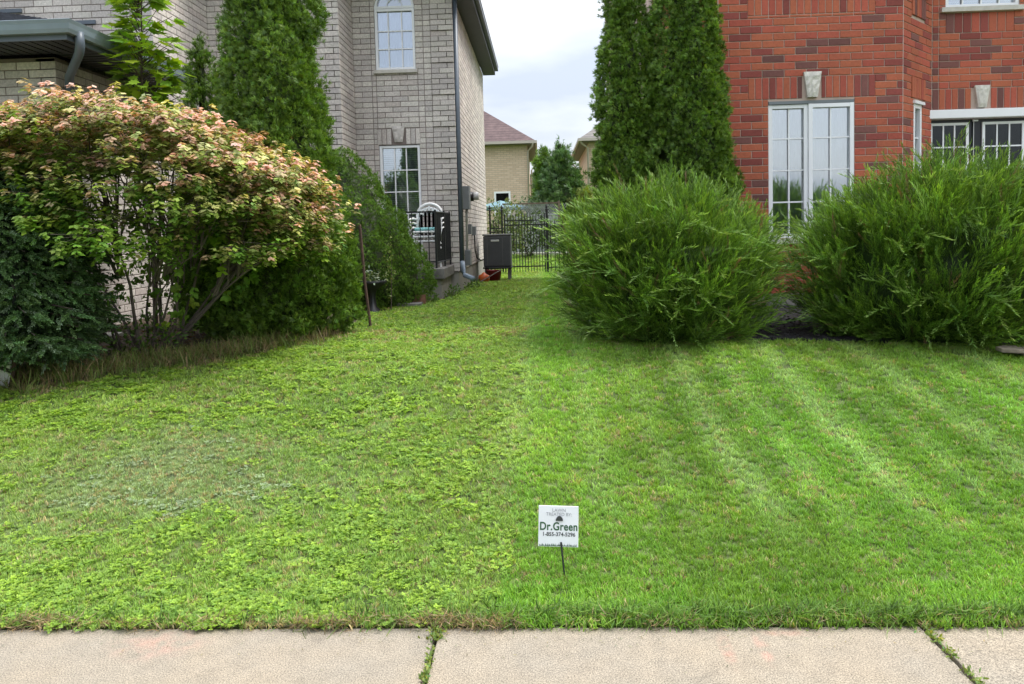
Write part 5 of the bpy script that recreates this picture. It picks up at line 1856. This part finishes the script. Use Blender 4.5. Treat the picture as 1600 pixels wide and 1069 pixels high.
X, Y, SZ = [], [], []
for (y0, y1, dn, s) in ((2.70, 3.6, 3300, .62), (3.6, 5.0, 2100, .72), (5.0, 7.2, 1150, .85), (7.2, 11.0, 520, 1.05), (11.0, 16, 240, 1.55), (16, 21.0, 170, 1.8), (21, 25.6, 90, 2.0)):
    x, y = strip_points(y0, y1, dn)
    if y0 >= 11: k = (x > -1.45) & (x < 1.3); x, y = x[k], y[k]
    X.append(x); Y.append(y); SZ.append(np.full(len(x), s))
X, Y, SZ = map(np.concatenate, (X, Y, SZ))
k = ~inpoly(BED_L, X, Y) & ~inpoly(BED_R, X, Y) & ~((Y > 11.3) & (X < -1.40)) & ~((X < -4.55) & (Y > 6.7))
k &= ~((X > .35) & (Y > 9.8)) | (Y > 21)
X, Y, SZ = X[k], Y[k], SZ[k]
BX = -0.20 + 0.010 * (Y - 2.7)                           # property line between the two lawns
side = X - BX + .06 * vnoise(X, Y, .5, 3)
right = side > 0
n1, n2, n3 = vnoise(X, Y, .55, 5), vnoise(X, Y, .16, 6), vnoise(X, Y, 1.6, 7)
# weeds and bare bluish patch on the left lawn
patch = np.exp(-(((X + 2.3) / 1.4) ** 2 + ((Y - 4.2) / .75) ** 2)) + .45 * n1 + .25 * n2
patch = np.clip((patch - .30) * 1.1, 0, .8) * (~right)
clv = np.clip(.55 + .8 * n1 + .5 * n2 - patch * 1.2 - .12 * np.clip(Y - 6, 0, 8), 0, 1) * (~right)
r1 = rng.random(len(X))
dry_edge = np.clip(1 - (Y - 2.70) / .07, 0, 1) * np.where(right, .2, .8) * np.clip(.6 + n1, 0, 1)
tint = np.zeros((len(X), 3))
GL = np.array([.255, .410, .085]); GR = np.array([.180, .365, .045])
PALE = np.array([.40, .56, .24]); STR = np.array([.46, .38, .20]); YG = np.array([.36, .46, .075]); BLU = np.array([.34, .43, .25])
tint[:] = np.where(right[:, None], GR, GL)
# mower passes on the treated lawn: pale cut tips, plus blade-lean sheen tinted in
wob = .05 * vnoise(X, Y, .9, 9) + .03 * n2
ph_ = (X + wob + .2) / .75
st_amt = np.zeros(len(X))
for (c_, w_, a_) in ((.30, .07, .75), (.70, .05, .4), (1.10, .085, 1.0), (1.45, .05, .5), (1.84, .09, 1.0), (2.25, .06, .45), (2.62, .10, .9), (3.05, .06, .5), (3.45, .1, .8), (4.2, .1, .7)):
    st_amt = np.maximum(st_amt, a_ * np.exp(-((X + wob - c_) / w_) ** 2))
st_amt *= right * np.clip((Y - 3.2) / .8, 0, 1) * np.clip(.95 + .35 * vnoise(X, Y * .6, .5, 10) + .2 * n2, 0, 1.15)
dk_amt = np.zeros(len(X))  # dark bands between the pale ones: shade of leaning blades put into the tint
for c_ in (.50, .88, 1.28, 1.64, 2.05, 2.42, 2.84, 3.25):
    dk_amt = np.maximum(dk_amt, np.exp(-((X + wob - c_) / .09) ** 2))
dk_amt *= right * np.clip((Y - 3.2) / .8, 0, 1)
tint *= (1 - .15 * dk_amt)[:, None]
band = .5 + .5 * np.sign(np.sin(ph_ * math.pi))  # alternate passes tinted lighter and darker, as leaning blades catch the light
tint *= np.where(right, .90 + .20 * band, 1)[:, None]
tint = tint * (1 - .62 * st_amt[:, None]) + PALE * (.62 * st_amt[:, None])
lm = np.exp(-((side + .02) / .10) ** 2) * np.clip((Y - 3.3) / 1.2, 0, 1) * .45       # pale strip along the line
tint = tint * (1 - lm[:, None]) + PALE * lm[:, None]
mixy = np.clip(.35 * n3 + .22 + .25 * n2, 0, .6)[:, None]
tint = tint * (1 - mixy * .6) + YG * mixy * .6
tint = tint * (1 - patch[:, None] * .9) + BLU * patch[:, None] * .9
bedd = np.interp(X, [-4.9, -4.3, -3.6, -3.0, -2.6, -2.25], [5.35, 5.55, 5.85, 6.4, 6.75, 7.4]) - Y
nearbed = np.clip(1 - bedd / .45, 0, 1) * (~right) * (Y < 8)
strw = rng.random(len(X)) < (.45 * nearbed + .05 + .16 * patch + .04 * (~right) + .5 * dry_edge + .10 * (n2 > .55))
tint[strw] = STR * rng.uniform(.6, 1.15, (strw.sum(), 1))
tint *= rng.normal(1, .14, (len(X), 1)).clip(.6, 1.5)
tint *= (1 + .12 * n1 + .10 * n2)[:, None]
rot = np.stack([rng.normal(0, .10, len(X)), rng.normal(0, .10, len(X)), rng.uniform(0, 6.28, len(X))], -1)
rot[:, 0] += np.where(right, .16 * np.sign(np.sin(ph_ * math.pi)), 0)
# the coarse lip along the sidewalk leans outwards
lip = (Y < 2.80)
clump = vnoise(X, Y, .11, 17)
isclov = rng.random(len(X)) < (clv * np.clip(.25 + 1.3 * clump, 0, .75) + .04 * (~right))
idx = rng.integers(0, 4, len(X))
idx[isclov] = rng.integers(4, 7, isclov.sum())
bl = (~right) & (rng.random(len(X)) < .012 + .05 * patch * (n2 > 0)) & (Y < 7)
idx[bl] = 7
pt = patch > .45
scl = SZ * rng.uniform(.75, 1.15, len(X)) * np.where(right, .95 + .2 * (Y < 3.0), .92) * (1 - .35 * patch) * np.where(lip & right, 1.15, 1)
cc = rng.random((len(X), 1))
clc = np.array([.37, .53, .060]) * (1 - cc) + np.array([.20, .35, .065]) * cc
tint[isclov] = clc[isclov] * rng.normal(1, .12, (isclov.sum(), 1))
bc = isclov & pt; tint[bc] = BLU * rng.normal(1, .15, (bc.sum(), 1))
tint[bl] = np.array([.12, .23, .03]) * rng.normal(1, .2, (bl.sum(), 1)).clip(.6, 1.4)
pts = np.stack([X, Y, gzn(X, Y)], -1)
protos = []
for s in range(4):
    protos.append(proto('grass_tuft_%s' % 'abcd'[s], *blades(100 + s, 13, .046, .0060, .034, 1.05, c0=.62, c1=1.35), M['grass']))
for s in range(3):
    protos.append(proto('grass_tuft_%s' % 'efg'[s], *clover(110 + s, 12, .055, .032, .0125), M['grass']))
protos.append(proto('grass_tuft_h', *broad(120, 6, .040), M['grass']))
lf_ = ~right
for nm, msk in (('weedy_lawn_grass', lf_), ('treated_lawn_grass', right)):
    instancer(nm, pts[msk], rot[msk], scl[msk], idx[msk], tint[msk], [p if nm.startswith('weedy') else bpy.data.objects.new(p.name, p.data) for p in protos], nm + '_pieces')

# dead thatch and runners lying over the sidewalk edge
n = 4200
xe = rng.uniform(-2.6, 2.3, n)
amt = np.where(xe < -.1, .85, .30) * np.clip(.65 + .7 * vnoise(xe, xe * 0, .22, 44), .1, 1)
k = rng.random(n) < amt; xe = xe[k]; n = len(xe)
ye = 2.712 + rng.normal(0, .016, n) + .012 * np.sin(xe * 9)
pe = np.stack([xe, ye, .004 + rng.uniform(0, .028, n)], -1)
re_ = np.stack([rng.uniform(-1.5, 1.5, n), rng.uniform(-1.5, 1.5, n), rng.uniform(0, 6.28, n)], -1)
te = np.array([.46, .35, .22]) * rng.uniform(.35, 1.25, (n, 1))
gr = rng.random(n) < np.where(xe > .1, .5, .14); te[gr] = np.array([.07, .12, .025]) * rng.uniform(.6, 1.4, (gr.sum(), 1))
instancer('dead_grass_edge', pe, re_, rng.uniform(.6, 1.3, n), rng.integers(0, 2, n), te, [proto('dead_stalk_a', *blades(130, 3, .045, .0028, .01, 1.4, droop=.9), M['grass']), proto('dead_stalk_b', *blades(131, 2, .06, .0024, .01, 1.8, droop=1.2), M['grass'])], 'dead_grass_pieces')

n = 420
cy_ = 2.70 - np.abs(rng.normal(0, .10, n)); cx_ = rng.uniform(-2.2, 1.9, n)
V, F, C_ = scatter([tm_leaf4(.1, .16)], np.stack([cx_, cy_, np.full(n, .005)], -1), basis(rng.normal(size=(n, 3)) * np.array([1, 1, .05]), np.tile([[0, 0, 1.0]], (n, 1))), rng.uniform(.006, .02, n), colvar(n, (.16, .16, .07), .5, .2))
mesh_np('grass_clippings', V, F, C_, M['leaf'], None, kind='stuff')

n = 950
xg = rng.uniform(-2.5, 2.3, n); k = (xg > -.25) | (rng.random(n) < .16); xg = xg[k]; n = len(xg)
yg = 2.735 + np.abs(rng.normal(0, .04, n)) + .012 * np.sin(xg * 13)
pg = np.stack([xg, yg, gzn(xg, yg) + .004], -1)
rg = np.stack([rng.normal(.35, .30, n), rng.normal(0, .35, n), rng.uniform(-.8, .8, n)], -1)
tg = np.array([.120, .215, .040]) * rng.uniform(.6, 1.7, (n, 1))
instancer('edge_grass', pg, rg, rng.uniform(.6, 1.15, n), rng.integers(0, 2, n), tg, [proto('edge_tuft_a', *blades(160, 6, .070, .0055, .015, 1.3, droop=.9), M['grass']), proto('edge_tuft_b', *blades(161, 5, .085, .0050, .012, 1.5, droop=1.1), M['grass'])], 'edge_grass_pieces')

# weeds in the two sidewalk joints
def joint_weeds(x0, segs, label, seed):
    global rng
    rng = np.random.default_rng(seed)
    P_, T_, S_ = [], [], []
    for (ya, yb, wd, n) in segs:
        y = rng.uniform(ya, yb, n)
        P_.append(np.stack([x0 + rng.normal(0, wd, n), y, rng.uniform(0, .012, n)], -1))
        S_.append(rng.uniform(.010, .022, n))
    P_ = np.concatenate(P_); S_ = np.concatenate(S_); n = len(P_)
    d = norm(rng.normal(size=(n, 3)) + np.array([0, 0, .8]))
    V, F, C_ = scatter(LF, P_, basis(d), S_, colvar(n, (.16, .24, .05), .3, .2), colvar(n, (.24, .30, .07), .3, .2))
    o = mesh_np('joint_weeds', V, F, C_, M['leaf'], None, label=label, category='weeds')
    return o


joint_weeds(-.425, [(2.61, 2.69, .015, 120), (2.50, 2.58, .005, 22), (2.44, 2.50, .007, 40), (2.36, 2.42, .008, 50), (1.6, 2.36, .006, 90)], 'green weeds sprouting from the sidewalk joint left of the lawn sign', 141)
joint_weeds(1.372, [(2.65, 2.70, .012, 40), (2.57, 2.65, .012, 60), (2.48, 2.55, .009, 50), (2.36, 2.43, .009, 50), (1.6, 2.36, .007, 90)], 'yellow green weeds in the sidewalk joint at the far right', 142)
rng = np.random.default_rng(95)

# rough grass, leaf litter and stalks along the left bed
n = 1500
t_ = rng.random(n)
ex_ = np.interp(t_, [0, .2, .45, .7, 1], [-4.7, -4.0, -3.4, -2.8, -2.25]); ey_ = np.interp(t_, [0, .2, .45, .7, 1], [5.5, 5.75, 6.1, 6.6, 7.5])
px_ = ex_ + rng.normal(0, .10, n); py_ = ey_ + rng.normal(.10, .16, n)
tt = np.array([.20, .30, .08]) * rng.uniform(.6, 1.4, (n, 1))
dd = rng.random(n) < .42; tt[dd] = np.array([.42, .33, .20]) * rng.uniform(.5, 1.1, (dd.sum(), 1))
instancer('rough_bed_grass', np.stack([px_, py_, gzn(px_, py_) + .01], -1), np.stack([rng.normal(0, .25, n), rng.normal(0, .25, n), rng.uniform(0, 6.28, n)], -1), rng.uniform(.5, 1.3, n) ** 1.5, rng.integers(0, 2, n), tt,
          [proto('long_tuft_a', *blades(150, 10, .13, .004, .05, .8, droop=.6), M['grass']), proto('long_tuft_b', *blades(151, 7, .20, .0035, .04, .7, droop=.8), M['grass'])], 'rough_grass_pieces')
n = 1500
px_ = rng.uniform(-5, -2.2, n); py_ = rng.uniform(5.4, 8.3, n)
k = inpoly(BED_L, px_, py_); px_, py_ = px_[k], py_[k]; n = len(px_)
V, F, C_ = scatter(LF, np.stack([px_, py_, gzn(px_, py_) + .03], -1), basis(rng.normal(size=(n, 3)) * np.array([1, 1, .25]), np.tile([[0, 0, 1.0]], (n, 1)) + rng.normal(0, .4, (n, 3))), rng.uniform(.03, .06, n), colvar(n, (.14, .085, .05), .35, .1))
mesh_np('leaf_litter', V, F, C_, M['leaf'], None, kind='stuff')
n = 700
px_ = rng.uniform(1.7, 2.7, n); py_ = rng.uniform(6.5, 9.2, n)
V, F, C_ = scatter(LF, np.stack([px_, py_, gzn(px_, py_) + .045], -1), basis(rng.normal(size=(n, 3)) * np.array([1, 1, .25])), rng.uniform(.02, .05, n), colvar(n, (.03, .026, .028), .5, .05))
mesh_np('mulch_chips', V, F, C_, M['leaf'], None, kind='stuff')
# weeds at the foot of the porch and stake
leafy('tall_weed', 'tall thin flowering weed standing in front of the dwarf spruce', -2.05, 9.85, .95, .05, .05, .5, 120, .035, (.10, .15, .04), (.30, .33, .10), 55, 'weed', 1, .44)
leafy('low_weeds', 'low leafy weeds at the foot of the concrete porch corner', -1.42, 11.7, .50, .12, .55, .12, 220, .045, (.06, .12, .02), (.12, .20, .04), 56, 'weed', 2, .44)
leafy('low_weeds', 'small leafy weeds beside the downspout outlet', -1.22, 13.0, .52, .14, .4, .12, 160, .045, (.06, .12, .02), (.12, .20, .04), 57, 'weed', 2, .44)
leafy('low_weeds', 'weedy sprouts round the base of the bare stems under the pink shrub', -3.60, 6.5, .62, .42, .22, .26, 420, .05, (.05, .11, .02), (.12, .20, .03), 58, 'weed', 4, .42)

# ================================================================== SMALL THINGS
# lawn sign
sg_ = thing('lawn_sign', 'small square white lawn treatment sign on a thin black stake', 'sign', (.07, 3.05, .05))
Sp = Matrix.Translation(Vector((.044, 3.13, .215))) @ Matrix.Rotation(math.radians(-9), 4, 'X') @ Matrix.Rotation(math.radians(2.2), 4, 'Y')


def loc_obj(o, parent, m=Sp):
    o.matrix_basis = m
    WORLD[o.name] = m.copy()
    return o


me = MB().box(-.086, .086, 0, .004, -.086, .086)
pl = bpy.data.objects.new('plate', me.mesh('plate', M['sign_white'])); pl.matrix_basis = Sp; put(pl, sg_)
bv_ = pl.modifiers.new('bevel', 'BEVEL'); bv_.width = .0012


def text(body, size, x, z, mat, sx=1.0, off=0.0, sp_=1.0):
    cu = bpy.data.curves.new('lettering', 'FONT')
    cu.body = body; cu.size = size; cu.align_x = 'CENTER'; cu.align_y = 'CENTER'; cu.offset = off; cu.space_character = sp_; cu.extrude = .0003
    o = bpy.data.objects.new('lettering', cu)
    COL.objects.link(o)
    bpy.context.view_layer.update()
    m_ = bpy.data.meshes.new_from_object(o.evaluated_get(bpy.context.evaluated_depsgraph_get()))
    bpy.data.objects.remove(o)
    m_.name = 'lettering'; m_.materials.clear(); m_.materials.append(mat)
    ob = bpy.data.objects.new('lettering', m_)
    ob.matrix_basis = Sp @ Matrix.Translation((x, -.0006, z)) @ Matrix.Rotation(math.pi / 2, 4, 'X') @ Matrix.Diagonal((sx, 1, 1, 1))
    put(ob, sg_)
    return ob


text('LAWN', .020, .002, .067, M['print_grey'], 1.0)
text('TREATED BY:', .020, .002, .050, M['print_grey'], .95)
text('Dr.Green', .047, .001, -.002, M['print_green'], .84, .0011, 1.06)
text('1-855-374-5296', .0225, .002, -.034, M['print_black'], .98, .0004, 1.0)
hm = MB().add([(.004 + .0155 * math.cos(t), 0, .024 + .020 * math.sin(t)) for t in np.linspace(0, math.pi, 14)] + [(.004 + .0155 * math.cos(t), -.006, .024 + .019 * math.sin(t)) for t in np.linspace(0, math.pi, 14)],
              [tuple(range(14, 28))] + [(k, (k + 1) % 14, 14 + (k + 1) % 14, 14 + k) for k in range(14)])
h_ = bpy.data.objects.new('clip', hm.mesh('clip', M['print_black'])); h_.matrix_basis = Sp; put(h_, sg_)
gs = MB()
rs_ = random.Random(4)
for k in range(52):
    x = -.080 + k * .0031
    hh = rs_.uniform(.005, .014)
    gs.add([(x - .0015, -.0007, -.083), (x + .0018, -.0007, -.083), (x + rs_.uniform(-.003, .003), -.0007, -.083 + hh)], [(0, 1, 2)])
go = bpy.data.objects.new('printed_grass', gs.mesh('printed_grass', M['print_green'])); go.matrix_basis = Sp; put(go, sg_)
MB().tube([(.0535, 3.118, .150), (.071, 3.07, -.06)], .0042, 6).obj('stake', M['black_metal'], sg_)
sk = sg_.children[-1]
sk.rotation_euler = (0, 0, 0)

MB().tube([(-1.945, 8.24, .35), (-2.00, 8.24, .95), (-2.035, 8.24, 1.60)], [.017, .017, .018], 6).obj('rusty_stake', M['rust'], label='rusty brown metal stake standing in the lawn by the cedar', category='stake')
pt_ = thing('pedestal_planter', 'black pedestal planter with pale flowers beside the tall cedar', 'planter', (-2.27, 9.75, .44))
MB().lathe(-2.27, 9.75, [(.13, .42), (.13, .45), (.05, .52), (.04, .68), (.06, .74), (.17, .82), (.20, .86), (.18, .86)], 18).obj('bowl', M['black_metal'], pt_, smooth=True)
rng = np.random.default_rng(5)
n = 90
v = rng.normal(size=(n, 3)) * np.array([.09, .09, .06]) + np.array([-2.27, 9.75, .92])
V, F, C_ = scatter(LF, v, basis(rng.normal(size=(n, 3))), rng.uniform(.03, .06, n), colvar(n, (.28, .33, .22), .4, .1))
mesh_np('flowers', V, F, C_, M['leaf'], pt_, kind='stuff')
MB().box(-2.10, -1.70, 10.22, 10.42, .42, .505).obj('landscape_stone', M['dark_concrete'], bevel=.012, label='flat dark concrete block lying on the grass before the porch', category='stone')
tr = MB()
tr.box(-1.92, -1.68, 10.46, 10.475, .44, .60).box(-1.92, -1.68, 10.585, 10.60, .44, .60).box(-1.92, -1.905, 10.475, 10.585, .44, .60).box(-1.695, -1.68, 10.475, 10.585, .44, .60).box(-1.905, -1.695, 10.475, 10.585, .44, .56)
tr.obj('terracotta_trough', M['terracotta'], label='small terracotta trough at the front corner of the porch', category='planter')
# leaning panel at the lower left
lp = thing('leaning_panel', 'white panel leaning on a dark leg in the bed at the left edge', 'panel', (-4.25, 5.62, .36))
Lm = Matrix.Translation(Vector((-4.30, 5.60, .45))) @ Matrix.Rotation(math.radians(22), 4, 'Y') @ Matrix.Rotation(math.radians(12), 4, 'X')
for nm, (a, b, c, d, e, f), mt in (('panel', (-.16, .10, 0, .012, -.07, .06), 'sign_white'), ('panel', (-.16, .085, 0, .012, .10, .17), 'sign_white'), ('leg', (.102, .122, -.006, .014, -.10, .30), 'rust'), ('leg', (-.18, -.162, -.006, .014, -.10, .30), 'rust'), ('crossbar', (-.16, .10, .002, .010, .062, .098), 'black_metal')):
    q = bpy.data.objects.new(nm, MB().box(a, b, c, d, e, f).mesh(nm, M[mt])); q.matrix_basis = Lm; put(q, lp)
rf = thing('driveway_marker', 'round red driveway reflector on a thin rod at the left edge', 'marker', (-4.10, 5.45, .33))
MB().tube([(-4.02, 5.14, .82), (-4.02, 5.16, .82)], .038, 20).obj('reflector', M['red_reflector'], rf, bevel=.004)
MB().tube([(-4.02, 5.165, .2), (-4.02, 5.165, .86)], .005, 6).obj('rod', M['black_metal'], rf)
# flagstones at the right
fs_ = (((3.78, 6.05), .24, .10, .415, .02, 'weathered tan flagstone lying on top of the small pile at the right'), ((3.92, 5.99), .22, .12, .385, -.25, 'lower tan flagstone of the small pile at the right edge'), ((4.10, 6.08), .2, .14, .38, .5, 'grey flat stone at the right edge of the lawn'))
for (cx, cy), a, b, z, ro, lb in fs_:
    m_ = MB(); npt = 7
    ring = []
    for k in range(npt):
        t = 2 * math.pi * k / npt
        r = random.uniform(.8, 1.1)
        x, y = a / 1.6 * r * math.cos(t), b * r * math.sin(t)
        ring.append((cx + x * math.cos(ro) - y * math.sin(ro), cy + x * math.sin(ro) + y * math.cos(ro)))
    m_.v = [(x, y, z + random.uniform(0, .008)) for x, y in ring] + [(x, y, z + .032 + random.uniform(0, .01)) for x, y in ring]
    m_.f = [tuple(range(npt))[::-1], tuple(range(npt, 2 * npt))] + [(k, (k + 1) % npt, npt + (k + 1) % npt, npt + k) for k in range(npt)]
    m_.obj('flagstone', M['flag'], bevel=.006, label=lb, category='stone', group='flat stones at the right edge')
